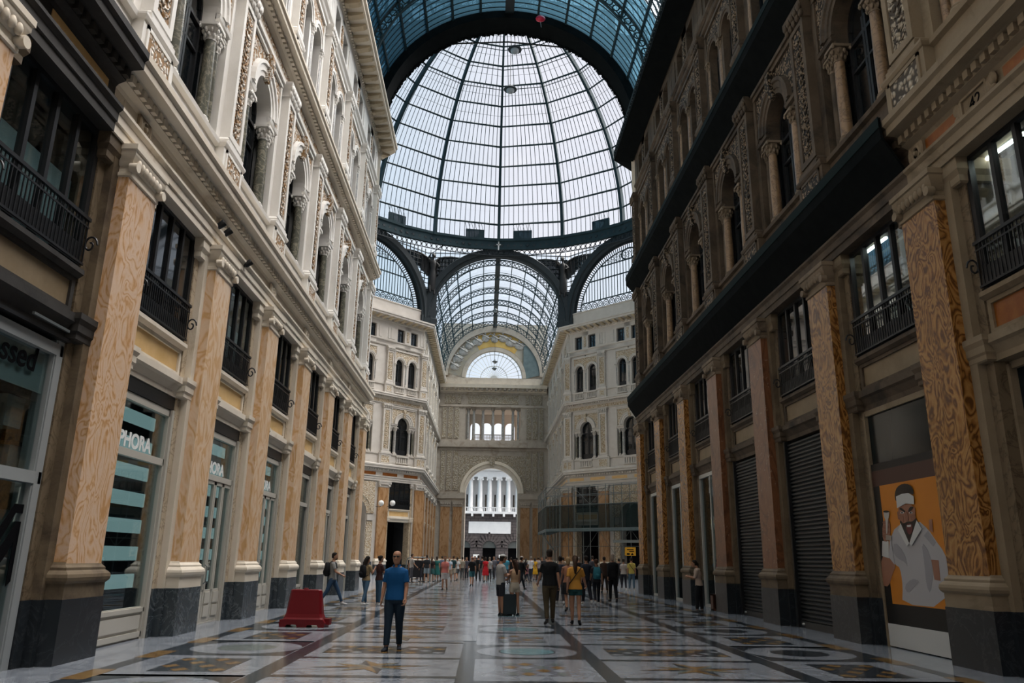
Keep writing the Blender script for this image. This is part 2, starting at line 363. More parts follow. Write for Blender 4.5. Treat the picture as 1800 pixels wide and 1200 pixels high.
def upper_bay(b, c, hb, deep=-1.25, ped=True):
    F2 = -.45
    # storey two: parapet course, serliana opening, arch
    b.box(c-hb, c+hb, deep, -.42, 10.36, 11.36, 1)
    b.box(c-1.5, c+1.5, -.42, -.40, 10.62, 11.15, 1)
    b.extr([(-.42, 11.3), (-.32, 11.34), (-.3, 11.44), (-.6, 11.47)], c-hb, c+hb, 1)
    for s in (-1, 1):
        a0, a1 = sorted((c+s*1.6, c+s*hb)); b.box(a0, a1, deep, F2, 11.36, 16.42, 1)
        l0, l1 = sorted((c+s*.76, c+s*1.6)); b.box(l0, l1, deep, F2-.03, 14.2, 14.5, 1)
        b.extr([(F2-.05, 14.32), (F2+.06, 14.36), (F2+.08, 14.46), (F2-.05, 14.5)], l0, l1, 1)
        w0, w1 = sorted((c+s*1.5, c+s*1.6)); b.box(w0, w1, F2, F2+.07, 14.5, 16.2, 1)
    b.archwall(c, 1.6, 14.5, 16.42, .76, 14.5, deep, F2, 1)
    b.ringarc([(.76, F2), (.76, F2+.06), (.9, F2+.06), (.92, F2+.1), (1.08, F2+.1), (1.12, F2+.15), (1.22, F2+.15), (1.24, F2)], c, 14.5, 0, PI, 18, 1)
    b.archwall(c, 1.5, 14.5, 16.05, 1.26, 14.5, F2, F2+.02, 5)
    b.box(c-1.6, c+1.6, F2, F2+.09, 16.05, 16.2, 1); b.box(c-1.6, c+1.6, F2, F2+.15, 16.2, 16.32, 1)
    b.extr([(F2, 15.2), (F2+.12, 15.2), (F2+.2, 15.45), (F2+.26, 15.75), (F2+.22, 16.05), (F2, 16.1)], c-.13, c+.13, 5)
    # storey three: two arches
    b.box(c-hb, c+hb, deep, -.42, 17.5, 18.36, 1)
    b.extr([(-.42, 18.26), (-.32, 18.3), (-.3, 18.4), (-.6, 18.43)], c-hb, c+hb, 1)
    for s in (-1, 1):
        a0, a1 = sorted((c+s*1.6, c+s*hb)); b.box(a0, a1, deep, F2, 18.36, 22.3, 1)
        b.archwall(c+s*.83, .83 if s < 0 else .77, 18.36, 22.3, .5, 20.75, deep, F2-.02, 1, 12, .77 if s < 0 else .83)
        b.ringarc([(.5, F2-.02), (.5, F2+.04), (.6, F2+.04), (.62, F2+.08), (.74, F2+.08), (.76, F2-.02)], c+s*.83, 20.75, 0, PI, 14, 1)
        w0, w1 = sorted((c+s*1.5, c+s*1.6)); b.box(w0, w1, F2, F2+.06, 18.4, 22.14, 1)
        b.archwall(c+s*.83, .74 if s < 0 else .83, 20.75, 22.0, .77, 20.75, F2-.02, F2+.015, 5, 12, .83 if s < 0 else .74)
    b.box(c-1.6, c+1.6, F2-.02, F2+.09, 22.0, 22.14, 1)
    # attic
    for x0, x1 in ((-hb, -1.36), (-.4, .4), (1.36, hb)): b.box(c+x0, c+x1, deep, -.42, 22.3, 24.9, 1)
    b.box(c-hb, c+hb, deep, -.42, 22.3, 23.02, 1); b.box(c-1.36, c+1.36, deep, -.42, 24.42, 24.9, 1)
    b.extr([(-.42, 22.3), (-.34, 22.34), (-.3, 22.44), (-.42, 22.5)], c-hb, c+hb, 1)
    b.extr([(-.42, 22.8), (-.32, 22.88), (-.3, 22.98), (-.42, 23.02)], c-hb, c+hb, 1)
    for x in (-hb+.18, -1.85, 1.85, hb-.18):
        if abs(x) < hb: b.box(c+x-.16, c+x+.16, -.42, -.38, 23.15, 24.35, 1)
    b.box(c-.14, c+.14, -.42, -.37, 23.2, 24.3, 5)
    # rooms behind
    b.box(c-hb, c+hb, deep-.06, deep-.02, 10.4, 24.9, 6)
def pedestals(b, axes, z0, z1, hw=.72, mi=1):
    for a in axes:
        b.box(a-hw, a+hw, -.5, -.2, z0, z1-.1, mi)
        b.box(a-hw+.22, a+hw-.22, -.2, -.18, z0+.18, z1-.24, 5)
        for x0, x1, q0, q1 in ((-hw+.14, -hw+.22, z0+.1, z1-.16), (hw-.22, hw-.14, z0+.1, z1-.16), (-hw+.14, hw-.14, z0+.1, z0+.18), (-hw+.14, hw-.14, z1-.24, z1-.16)):
            b.box(a+x0, a+x1, -.2, -.165, q0, q1, mi)
        b.wrap([(0, z1-.14), (.03, z1-.12), (.06, z1-.05), (.06, z1)], hw, -.2, -.5, mi, a)
ENT = [(-.8, 8.72), (-.2, 8.72), (-.2, 8.90), (-.165, 8.91), (-.165, 9.08), (-.1, 9.14), (-.1, 9.2), (-.3, 9.22), (-.3, 9.62), (-.8, 9.62)]
COR1 = [(-.8, 9.6), (-.3, 9.6), (-.26, 9.66), (-.14, 9.72), (-.14, 9.9), (-.04, 9.94), (.14, 9.96), (.14, 10.12), (.2, 10.17), (.2, 10.3), (-.2, 10.42), (-.8, 10.42)]
COR2 = [(-.8, 16.4), (-.36, 16.4), (-.34, 16.48), (-.4, 16.5), (-.4, 16.84), (-.36, 16.88), (-.28, 16.95), (-.2, 16.98), (-.2, 17.1), (.06, 17.12), (.06, 17.26), (.12, 17.3), (.12, 17.4), (-.3, 17.53), (-.8, 17.53)]
COR3 = [(-.9, 24.85), (-.42, 24.85), (-.36, 24.92), (-.34, 25.0), (-.28, 25.03), (-.28, 25.2), (.5, 25.24), (.5, 25.4), (.6, 25.46), (.6, 25.62), (-.3, 25.78), (-.3, 26.95), (-.22, 27.0), (-.22, 27.1), (-.9, 27.1)]
def on_path(path, side, step, fn, start=.3):
    """call fn(matrix) at even steps along each straight of a plan polyline (x along, y outward)"""
    for i in range(len(path)-1):
        a, c = Vector(path[i]), Vector(path[i+1]); d = c-a; L = d.length; d.normalize(); n = Vector((d.y, -d.x))*side
        k = max(1, int((L-2*start*0)/step)); st = L/k
        for j in range(k):
            p = a+d*(st*(j+.5)); fn(frame((p.x, p.y), (n.x, n.y)))
def cornices(path, side, names, mats, lod=1, frieze=None, ends=None):
    """three cornices along one plan path; names = three trim names; mats = three lists [stone, ornament]"""
    out = []
    b = MB(); b.sweep(ENT, path, side, 0); b.sweep(COR1, path, side, 0)
    on_path(path, side, .24 if lod else .3, lambda F: b.obox(F, -.07, .07, -.15, -.05, 9.74, 9.89, 0))
    if frieze: on_path(path, side, PITCH/2, lambda F: b.obox(F, -.9, .9, -.31, -.285, 9.28, 9.56, 1))
    out.append(b.build(names[0], [mats[0][0], frieze or mats[0][1]], kind='structure'))
    b = MB(); b.sweep(COR2, path, side, 0)
    b.sweep([(-.41, 16.5), (-.385, 16.52), (-.385, 16.82), (-.41, 16.84)], path, side, 1)
    on_path(path, side, .24 if lod else .3, lambda F: b.obox(F, -.07, .07, -.2, -.1, 16.98, 17.1, 0))
    out.append(b.build(names[1], [mats[1][0], mats[1][1]], kind='structure'))
    b = MB(); b.sweep(COR3, path, side, 0)
    pr = [(-.28, 25.03), (-.1, 25.02), (.08, 25.06), (.3, 25.1), (.42, 25.16), (.42, 25.235), (-.28, 25.235)]
    def br(F):
        k = len(b.v); b.extr(pr, -.16, .16, 1)
        for i in range(k, len(b.v)): b.v[i] = tuple(F @ Vector(b.v[i]))
    on_path(path, side, PITCH/6, br)
    on_path(path, side, .2 if lod else .4, lambda F: b.obox(F, -.06, .06, -.36, -.27, 24.94, 25.02, 0))
    out.append(b.build(names[2], [mats[2][0], mats[2][1]], kind='structure'))
    for o, w in zip(out, ('lower', 'middle', 'bracketed top')): o['label'] = w+' stone cornice: '+ends; o['category'] = 'cornice'
    return out
# plan of the hall
YN, YF, YE, OX = 42.0, 79.5, 106.5, 18.4
def left_path(y0, y1):
    return [(CX-HW, y0), (CX-HW, y1)]
L_NAVE = (CX-HW, YN); L_FAR = (CX-HW, YF); R_NAVE = (CX+HW, YN); R_FAR = (CX+HW, YF)
OL0, OL1 = (CX-OX, YN+OX-HW), (CX-OX, YF-OX+HW); OR0, OR1 = (CX+OX, YN+OX-HW), (CX+OX, YF-OX+HW)
NETL, NETR = 12.2, 13.62
# left: dark near piece, clean run to the octagon, far arm
cl = [['cream', 'ochre'], ['cream', 'carved_pale'], ['cream', 'ochre']]
cornices([(CX-HW, -9), (CX-HW, NETL)], 1, ['trim_1', 'trim_2', 'trim_3'], [['soot', 'drab'], ['cream', 'carved_pale'], ['cream', 'buff']], 1, 'ochre', 'soot-blackened piece of the left facade nearest the camera')
cornices([(CX-HW, NETL), L_NAVE, OL0], 1, ['trim_4', 'trim_5', 'trim_6'], [['cream', 'ochre'], ['cream', 'carved_pale'], ['cream', 'buff']], 1, 'cream', 'clean cream left facade of the near hall')
cornices([OL0, OL1, L_FAR, (CX-HW, YE)], 1, ['trim_7', 'trim_8', 'trim_9'], [['octo', 'ochre'], ['octo', 'carved_warm'], ['octo', 'buff']], 0, 'rust', 'left corner building beyond the crossing')
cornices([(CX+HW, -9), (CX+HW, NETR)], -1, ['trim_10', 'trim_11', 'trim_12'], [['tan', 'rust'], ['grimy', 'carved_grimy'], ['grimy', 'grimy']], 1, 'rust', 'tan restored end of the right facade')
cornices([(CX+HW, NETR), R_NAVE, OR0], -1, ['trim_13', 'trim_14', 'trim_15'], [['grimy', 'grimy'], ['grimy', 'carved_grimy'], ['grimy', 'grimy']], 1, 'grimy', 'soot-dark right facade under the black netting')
cornices([OR0, OR1, R_FAR, (CX+HW, YE)], -1, ['trim_16', 'trim_17', 'trim_18'], [['octo', 'ochre'], ['octo', 'carved_warm'], ['octo', 'buff']], 0, 'ochre', 'right corner building beyond the crossing')
# black netting hung over the cornices of the right facade
NP = [(CX+HW, NETR), (CX+HW, YN), (CX+HW+2.5, YN+2.5)]
for prof, e, nm in (([(-.14, 9.2), (.26, 9.9), (.27, 10.36), (.22, 10.40), (.215, 9.93), (-.16, 9.26)], (.27, 10.16, 10.4), 'lowest'),
                 ([(-.34, 16.32), (.18, 17.02), (.19, 17.48), (.14, 17.5), (.135, 17.06), (-.36, 16.4)], (.19, 17.3, 17.5), 'middle'),
                 ([(-.38, 24.8), (.66, 25.18), (.67, 25.72), (.61, 25.74), (.61, 25.24), (-.4, 24.86)], (.67, 25.52, 25.74), 'highest')):
    b = MB(); b.sweep(prof, NP, -1, 0)
    o = b.build('safety_net', 'net', label={'lowest': 'black safety netting wrapped under the lowest cornice of the dark right facade', 'middle': 'black safety netting along the middle cornice of the dark right facade', 'highest': 'black safety netting under the topmost cornice of the dark right facade'}[nm], cat='netting', kind='thing', group='safety nets on the right facade')
    b = MB(); v, z0, z1 = e; b.sweep([(v-.02, z0), (v+.012, z0), (v+.012, z1), (v-.02, z1)], NP, -1, 0)
    if nm == 'highest': on_path(NP, -1, .3, lambda F: b.ell((F @ Vector((random.uniform(-.1, .1), v+.01, (z0+z1)/2-.2))), .025, .025, .025, 6, 4, 1))
    b.build('hem', ['net_edge', 'steel'], o)
# walls
def wall(name, F, ranges, ends, label, ):
    """ranges: (style, [(centre, half)], [pilaster axes], plain_low, plain_high)"""
    sty, bays, axes = ranges; b = MB()
    for c, hb in bays:
        ground_bay(b, c, hb); upper_bay(b, c, hb)
        b.box(c-hb, c+hb, -.5, -.5+.02, 9.2, 10.4, 0)
    for a0, a1 in ends:
        b.box(a0, a1, -1.25, -.45, 0, 25, 1)
    pedestals(b, axes, 10.36, 11.46); pedestals(b, axes, 17.5, 18.42, .5)
    return b.build(name, STY[sty], M4=F, kind='structure', label=label, cat='wall')
FL, FR = frame((CX-HW, 0), (1, 0)), frame((CX+HW, 0), (-1, 0))
HB = PITCH/2
def bayY(k): return P0+PITCH*(k+.5)
def axY(k): return P0+PITCH*k
wall('wall_left', FL, ('clean', [(-bayY(k), HB) for k in range(0, 6)], [-axY(k) for k in range(0, 7)]), [(-42.3, -axY(6))], 'clean cream left facade of the near hall')
wall('wall_left_near', FL, ('near_left', [(-bayY(-1), HB)], [-axY(-1)]), [(-axY(-1), 9.5)], 'grubby nearest bay of the left facade')
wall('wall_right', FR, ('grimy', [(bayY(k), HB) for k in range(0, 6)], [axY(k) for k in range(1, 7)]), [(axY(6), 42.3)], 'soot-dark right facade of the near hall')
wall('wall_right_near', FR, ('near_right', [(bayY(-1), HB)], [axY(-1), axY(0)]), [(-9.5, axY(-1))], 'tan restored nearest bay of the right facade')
FA0 = 80.17
def farY(k): return FA0+PITCH*(k+.5)
wall('wall_far_left', FL, ('octagon', [(-farY(k), HB) for k in range(5)], [-(FA0+PITCH*k) for k in range(6)]), [(-YE-.3, -(FA0+PITCH*5)), (-FA0, -YF)], 'cream left facade of the far arm beyond the crossing')
wall('wall_far_right', FR, ('octagon', [(farY(k), HB) for k in range(5)], [FA0+PITCH*k for k in range(6)]), [((FA0+PITCH*5), YE+.3), (YF, FA0)], 'cream right facade of the far arm beyond the crossing')
r2 = 1/math.sqrt(2); DL = (OX-HW)*math.sqrt(2)
FDL = frame(L_FAR, (1, -1)); FDR = frame(R_FAR, (-1, -1))
DAX = [.22, 4.74, DL-4.74, DL-.22]; DBAY = [(2.48, 2.26), (DL/2, DL/2-4.74), (DL-2.48, 2.26)]
def portal_wall(b):
    c = DL/2; h = DL/2-4.74
    upper_bay(b, c, h)
    b.archwall(c, h, 0, 8.75, 1.35, 5.6, -1.25, -.3, 0)
    b.ringarc([(1.35, -.3), (1.35, -.2), (1.75, -.16), (1.8, -.1), (2.0, -.1), (2.05, -.3)], c, 5.6, 0, PI, 18, 5)
    b.box(c-h, c+h, -.5, -.48, 9.2, 10.4, 0)
    b.archwall(c, 2.2, 5.6, 8.6, 2.06, 5.6, -.3, -.22, 5)
    for s in (-1, 1):
        a0, a1 = sorted((c+s*1.4, c+s*2.1)); b.box(a0, a1, -.3, -.2, 1.4, 4.9, 5); b.box(a0, a1, -.3, -.12, 4.95, 5.5, 0); b.box(a0-.05, a1+.05, -.3, -.08, 0, 1.2, 3)
    b.box(c-1.4, c+1.4, -1.3, -1.26, 0, 7, 6)
for nm, F, flip, lab in (('wall_diagonal_left', FDL, 0, 'cream corner facade left of the crossing'), ('wall_diagonal_right', FDR, 1, 'cream corner facade right of the crossing')):
    M4 = F if not flip else F @ T(-DL, 0, 0)
    b = MB()
    for i, (c, hb) in enumerate(DBAY):
        if i == 1: portal_wall(b)
        else: ground_bay(b, c, hb); upper_bay(b, c, hb); b.box(c-hb, c+hb, -.5, -.48, 9.2, 10.4, 0)
    pedestals(b, DAX, 10.36, 11.46); pedestals(b, DAX, 17.5, 18.42, .5)
    b.build(nm, STY['octagon'], M4=M4, kind='structure', label=lab, cat='wall')
FDRs = FDR @ T(-DL, 0, 0)
# hidden crossing sides: plain masonry; west and east walls added to bound light
for nm, p, q in (('wall_added_west', OL0, OL1), ('wall_added_east', OR0, OR1), ('wall_corner_west', L_NAVE, OL0), ('wall_corner_east', R_NAVE, OR0)):
    a, c = Vector(p), Vector(q); mid = (a+c)/2; d = (c-a).normalized(); n = Vector((-d.y, d.x))
    if n.dot(Vector((CX, (YN+YF)/2))-mid) < 0: n = -n
    b = MB(); L = (c-a).length; b.box(-L/2, L/2, -1.2, -.4, 0, 25, 0); b.build(nm, ['cream'], M4=frame((mid.x, mid.y), (n.x, n.y)), kind='structure')
b = MB(); b.box(-12, 14, -10, -9, 0, 36, 0); b.build('wall_near', ['cream'], kind='structure')
# ------------------------------------------------------------------ repeated parts of the facades
def style_mat(part, sty):
    d = {'clean': dict(dado='slate', base='cream', shaft='rosy_pale', cap='cream'), 'near': dict(dado='slate_dark', base='tan_dirty', shaft='rosy', cap='cream'),
         'right': dict(dado='slate_dark', base='tan_dirty', shaft='amber', cap='grimy_hi'), 'russet': dict(dado='slate_dark', base='tan_dirty', shaft='russet', cap='grimy_hi'),
         'tanr': dict(dado='slate_dark', base='tan', shaft='amber', cap='tan'), 'far': dict(dado='slate', base='cream', shaft='amber_far', cap='octo')}
    return d[sty][part]
X['amber_far'] = burl('orange_alabaster', (.46, .28, .15), (.38, .205, .09), (.27, .13, .05), .9, 4)
def pilaster(sty, hw=.67):
    r = empty('marble_pilaster')
    MB().box(-hw, hw, -.45, 0, 0, .95).build('dado', style_mat('dado', sty), r)
    b = MB(); b.wrap([(-.01, .95), (-.01, 1.18), (.0, 1.18), (.035, 1.22), (.045, 1.27), (.035, 1.32), (0, 1.36), (-.03, 1.38), (-.03, 1.42), (-.07, 1.46), (-.09, 1.5)], hw, 0, -.45)
    b.build('base', style_mat('base', sty), r)
    MB().box(-hw+.1, hw-.1, -.45, -.08, 1.46, 8.2).build('shaft', style_mat('shaft', sty), r)
    b = MB(); h2 = hw-.1
    b.wrap([(.0, 8.12), (.03, 8.14), (.03, 8.2), (.0, 8.22), (.0, 8.32), (.03, 8.34), (.06, 8.46), (.10, 8.52), (.10, 8.6), (.13, 8.62), (.13, 8.72)], h2, -.08, -.45)
    for i in range(7):
        u = -h2+.12+(2*h2-.24)*i/6
        b.ell((u, -.01, 8.42), .065, .06, .10, 8, 5)
    for s in (-1, 1):
        b.lathe([(.02, -.08), (.09, -.08), (.09, .06), (.02, .06)], 0, 0, 12)
        n = 4*12
        for i in range(len(b.v)-n, len(b.v)):
            x, y, z = b.v[i]; b.v[i] = (s*(h2+.0)+x, .0+z, 8.3+y)
    b.build('capital', style_mat('cap', sty), r)
    return r
def carved_pilaster(z0, z1, stone_m, carve_m, hw=.46, name='carved_pilaster'):
    r = empty(name); H = z1-z0; c0 = z1-.5
    b = MB(); b.wrap([(.1, 0), (.1, .1), (.06, .13), (.07, .18), (.02, .24), (0, .26)], hw, -.25, -.5); b.build('base', stone_m, r)
    b = MB(); b.box(-hw, hw, -.5, -.27, .26, H-.5)
    for x0, x1, q0, q1 in ((-hw, -.3, .26, H-.5), (.3, hw, .26, H-.5), (-.3, .3, .26, .42), (-.3, .3, H-.64, H-.5)): b.box(x0, x1, -.27, -.2, q0, q1)
    b.build('shaft', stone_m, r)
    b = MB(); b.box(-.29, .29, -.27, -.235, .42, H-.64); 
    random.seed(3)
    k = int((H-1.15)/.2)
    for i in range(k):
        z = .55+i*.2; b.ell((.07*sin(i*1.9), -.23, z), .05+.035*random.random(), .04, .085, 7, 5)
        for s in (-1, 1):
            b.ell((s*.18, -.232, z+.06), .055, .028, .035, 6, 4); b.ell((s*.235, -.232, z+.13), .028, .025, .05, 6, 4)
            b.tube([(s*.05, -.225, z-.04), (s*.13, -.222, z), (s*.19, -.225, z+.1)], .018, 5)
    b.build('relief_panel', carve_m, r)
    b = MB(); b.wrap([(.02, H-.5), (.05, H-.48), (.02, H-.44), (.02, H-.4), (.06, H-.2), (.14, H-.1), (.14, H)], hw, -.25, -.5)
    for row, (zz, n, rr) in enumerate(((H-.36, 5, .09), (H-.2, 5, .1))):
        for i in range(n):
            u = -hw+2*hw*i/(n-1); b.ell((u, -.18+.05*row, zz), rr, .07, .13, 7, 5)
    b.build('capital', carve_m if 'carved' in stone_m else stone_m, r)
    return r
def column(h, rad_, shaft_m, stone_m, name='marble_column'):
    r = empty(name)
    b = MB(); k = rad_
    b.box(-1.35*k, 1.35*k, -1.35*k, 1.35*k, 0, .1); b.lathe([(1.3*k, .1), (1.35*k, .13), (1.3*k, .17), (1.08*k, .19), (1.15*k, .23), (1.0*k, .26)], n=14); b.build('base', stone_m, r)
    b = MB(); b.lathe([(k, .26), (k*1.0, h*.4), (k*.86, h-.42)], n=14); b.build('shaft', shaft_m, r)
    b = MB(); b.lathe([(k*.95, h-.42), (k*.9, h-.36), (k*1.05, h-.2), (k*1.4, h-.08)], n=12)
    for row, (z, rr, n) in enumerate(((h-.3, 1.05, 8), (h-.17, 1.3, 8))):
        for i in range(n):
            a = 2*PI*(i+.5*row)/n; b.ell((k*rr*cos(a), k*rr*sin(a), z), k*.3, k*.3, .075, 6, 4)
    for i in range(4): b.ell((k*1.45*(1 if i % 2 else -1), k*1.45*(1 if i > 1 else -1), h-.1), k*.3, k*.3, .06, 6, 4)
    b.box(-1.6*k, 1.6*k, -1.6*k, 1.6*k, h-.07, h); b.build('capital', stone_m, r)
    return r
WN = [0]
def window(parts, M4, label):
    """structure window_n from (name, MB, material) parts; the first is its own mesh"""
    WN[0] += 1; r = None
    for nm, b, m in parts:
        if r is None: r = b.build('window_%d' % WN[0], m, M4=M4, kind='structure', label=label, cat='window')
        else: b.build(nm, m, r)
    return r
def wdup(src, M4, label):
    WN[0] += 1; o = dup(src, M4, None, label); k = KIDS.pop(o.name, []); o.name = 'window_%d' % WN[0]; KIDS[o.name] = k; return o
X['blind'] = plain('pale_window_blind', (.70, .78, .82), .7, .2, 0, (.58, .68, .72), 1.2)
def mezz_parts(pane='pane_dark', blind=False):
    f = MB(); V = -.50
    f.box(-1.33, 1.33, V-.06, V+.05, 6.15, 6.24); f.box(-1.33, 1.33, V-.06, V+.05, 8.64, 8.75)
    for x in (-1.27, 1.27): f.box(x-.06, x+.06, V-.06, V+.05, 6.2, 8.7)
    for x in (-.62, .0, .62): f.box(x-.045, x+.045, V-.06, V+.05, 6.2, 8.7)
    p = MB(); p.box(-1.3, 1.3, V-.02, V-.005, 6.2, 8.7)
    out = [('frame', f, 'iron'), ('pane', p, pane)]
    if blind:
        q = MB(); q.box(-1.25, 1.25, V-.3, V-.28, 6.2, 7.75); out.append(('blind', q, 'blind'))
    return out
def railing():
    r = empty('balcony_railing'); V = -.38
    b = MB(); b.box(-1.3, 1.3, V-.03, V+.03, 7.02, 7.08); b.box(-1.3, 1.3, V-.015, V+.015, 6.24, 6.28); b.box(-1.3, 1.3, V-.01, V+.01, 6.9, 6.93)
    b.build('handrail', 'iron', r)
    b = MB()
    for i in range(27): x = -1.27+2.54*i/26; b.box(x-.009, x+.009, V-.009, V+.009, 6.26, 7.04)
    b.box(-1.28, 1.28, V-.05, V-.04, 6.24, 6.6)
    b.build('bars', 'iron', r)
    for s in (-1, 1):
        b = MB(); pts = []
        for i in range(22):
            a = i/21*2.6*PI; q = .13*(1-i/26); pts.append((s*1.3+s*.02, V+.06+q*cos(a)*.9, 6.62+q*sin(a)*1.3))
        b.tube(pts, .018, 6); b.build('scroll', 'iron', r)
    return r
def serliana_parts():
    V = -.88; p = MB(); p.box(-1.6, 1.6, V-.02, V, 11.4, 15.35)
    f = MB()
    for x in (-.74, -.06, .06, .74): f.box(x-.045, x+.045, V, V+.06, 11.4, 14.5)
    f.box(-.78, .78, V, V+.06, 14.05, 14.15); f.box(-.78, .78, V, V+.06, 13.3, 13.36); f.box(-.78, .78, V, V+.05, 11.4, 12.0)
    f.ringarc([(.66, V), (.66, V+.06), (.76, V+.06), (.76, V)], 0, 14.5, 0, PI, 14)
    f.box(-.03, .03, V, V+.05, 14.15, 15.25)
    return [('frame', f, 'iron'), ('pane', p, 'pane_dark')]
def arch_light_parts():
    V = -.80; p = MB(); p.box(-.52, .52, V-.02, V, 18.36, 21.27); f = MB()
    for x in (-.48, 0, .48): f.box(x-.035, x+.035, V, V+.05, 18.4, 20.75)
    f.box(-.5, .5, V, V+.05, 20.7, 20.78); f.box(-.5, .5, V, V+.05, 18.4, 18.9)
    f.ringarc([(.43, V), (.43, V+.05), (.5, V+.05), (.5, V)], 0, 20.75, 0, PI, 12)
    return [('frame', f, 'iron'), ('pane', p, 'pane_dark')]
def attic_parts():
    V = -.75; p = MB(); p.box(-.48, .48, V-.02, V, 23.02, 24.42); f = MB()
    for x in (-.44, 0, .44): f.box(x-.035, x+.035, V, V+.05, 23.02, 24.42)
    for z in (23.06, 24.0, 24.38): f.box(-.47, .47, V, V+.05, z-.03, z+.03)
    return [('frame', f, 'iron'), ('pane', p, 'pane_sky')]
X['pane_sky'] = plain('attic_window_glass', (.02, .03, .04), .03, 1.)
def balustrade(n=6):
    r = empty('balustrade')
    MB().box(-.8, .8, -.46, -.32, .86, .96).build('rail', 'octo', r)
    MB().box(-.8, .8, -.46, -.32, .24, .32).build('plinth', 'octo', r)
    for i in range(n):
        u = -.68+1.36*i/(n-1); b = MB(); b.lathe([(.05, .32), (.03, .38), (.058, .5), (.055, .56), (.025, .72), (.045, .8), (.05, .86)], u, -.39, 8); b.build('baluster', 'octo', r)
    return r
FACADES = [  # key, frame, phrase, bays [(u centre, half, phrase)], pilaster axes
 ('L', FL, [(-bayY(k), k) for k in range(-1, 6)], [(-axY(k), k) for k in range(-1, 7)]),
 ('R', FR, [(bayY(k), k) for k in range(-1, 6)], [(axY(k), k) for k in range(-1, 7)]),
 ('FL', FL, [(-farY(k), k) for k in range(5)], [(-(FA0+PITCH*k), k) for k in range(6)]),
 ('FR', FR, [(farY(k), k) for k in range(5)], [(FA0+PITCH*k, k) for k in range(6)]),
 ('DL', FDL, [(c, i) for i, (c, h) in enumerate(DBAY)], [(a, i) for i, a in enumerate(DAX)]),
 ('DR', FDRs, [(DL-c, i) for i, (c, h) in enumerate(DBAY)], [(DL-a, i) for i, a in enumerate(DAX)]),
]
WHERE = {'L': 'left wall', 'R': 'right wall', 'FL': 'far left wall', 'FR': 'far right wall', 'DL': 'left crossing corner', 'DR': 'right crossing corner'}
SIDE = {'L': 'from camera', 'R': 'from camera', 'FL': 'from crossing', 'FR': 'from crossing', 'DL': 'from archway', 'DR': 'from archway'}
def place(proto, used, key, M4, label, group):
    """first use moves the prototype itself, later uses copy it"""
    if key not in used:
        used[key] = proto[key](); o = used[key]; o.matrix_local = M4; tag(o, label, None, group)
        return o
    return dup(used[key], M4, None, label, group)
U = {}
PROTO = {}
for k in ('clean', 'near', 'right', 'russet', 'tanr', 'far'): PROTO['pil_'+k] = (lambda k=k: tag(pilaster(k), cat='pilaster', kind='thing'))
def rel(mats, key):
    st = {'clean': ('pale', 'carved_pale'), 'grimy': ('grimy', 'carved_grimy'), 'tan': ('tan', 'carved_tan'), 'far': ('octo', 'carved_warm')}[mats]
    return st
for k in ('clean', 'grimy', 'tan', 'far'):
    st = rel(k, 0)
    PROTO['cp2_'+k] = (lambda st=st: tag(carved_pilaster(11.46, 16.4, *st), cat='pilaster', kind='thing'))
    PROTO['cp3_'+k] = (lambda st=st: tag(carved_pilaster(18.42, 22.32, *st, hw=.36, name='slender_carved_pilaster'), cat='pilaster', kind='thing'))
    sm = {'clean': 'green_marble', 'grimy': 'tan_marble', 'tan': 'tan_marble', 'far': 'grey_marble'}[k]
    PROTO['col_'+k] = (lambda st=st, sm=sm: tag(column(2.74, .15, sm, st[0] if st[0] != 'grimy' else 'grimy_hi'), cat='column', kind='thing'))
    sl = {'clean': 'green_marble', 'grimy': 'grimy', 'tan': 'tan_marble', 'far': 'green_marble'}[k]
    PROTO['slim_'+k] = (lambda st=st, sl=sl: tag(column(2.74, .105, sl, st[0] if st[0] != 'grimy' else 'grimy_hi', 'slim_marble_column'), cat='column', kind='thing'))
    PROTO['c3_'+k] = (lambda st=st, sm=sm: tag(column(2.35, .1, {'pale': 'grey_marble', 'octo': 'grey_marble', 'grimy': 'tan_marble', 'tan': 'tan_marble'}[st[0]], st[0] if st[0] != 'grimy' else 'grimy_hi', 'colonnette'), cat='colonnette', kind='thing'))
PROTO['bal'] = lambda: tag(balustrade(), cat='balustrade', kind='thing')
PROTO['rail'] = lambda: tag(railing(), cat='railing', kind='thing')
def bal_cheap(): return None
WS = {}
def win(key, M4, label):
    if key not in WS:
        WS[key] = window({'mezz': lambda: mezz_parts('pane_dark'), 'mezzc': lambda: mezz_parts('pane_clear'), 'mezzb': lambda: mezz_parts('pane_clear', True), 'serl': serliana_parts, 'arch': arch_light_parts, 'attic': attic_parts}[key](), M4, label); return WS[key]
    return wdup(WS[key], M4, label)
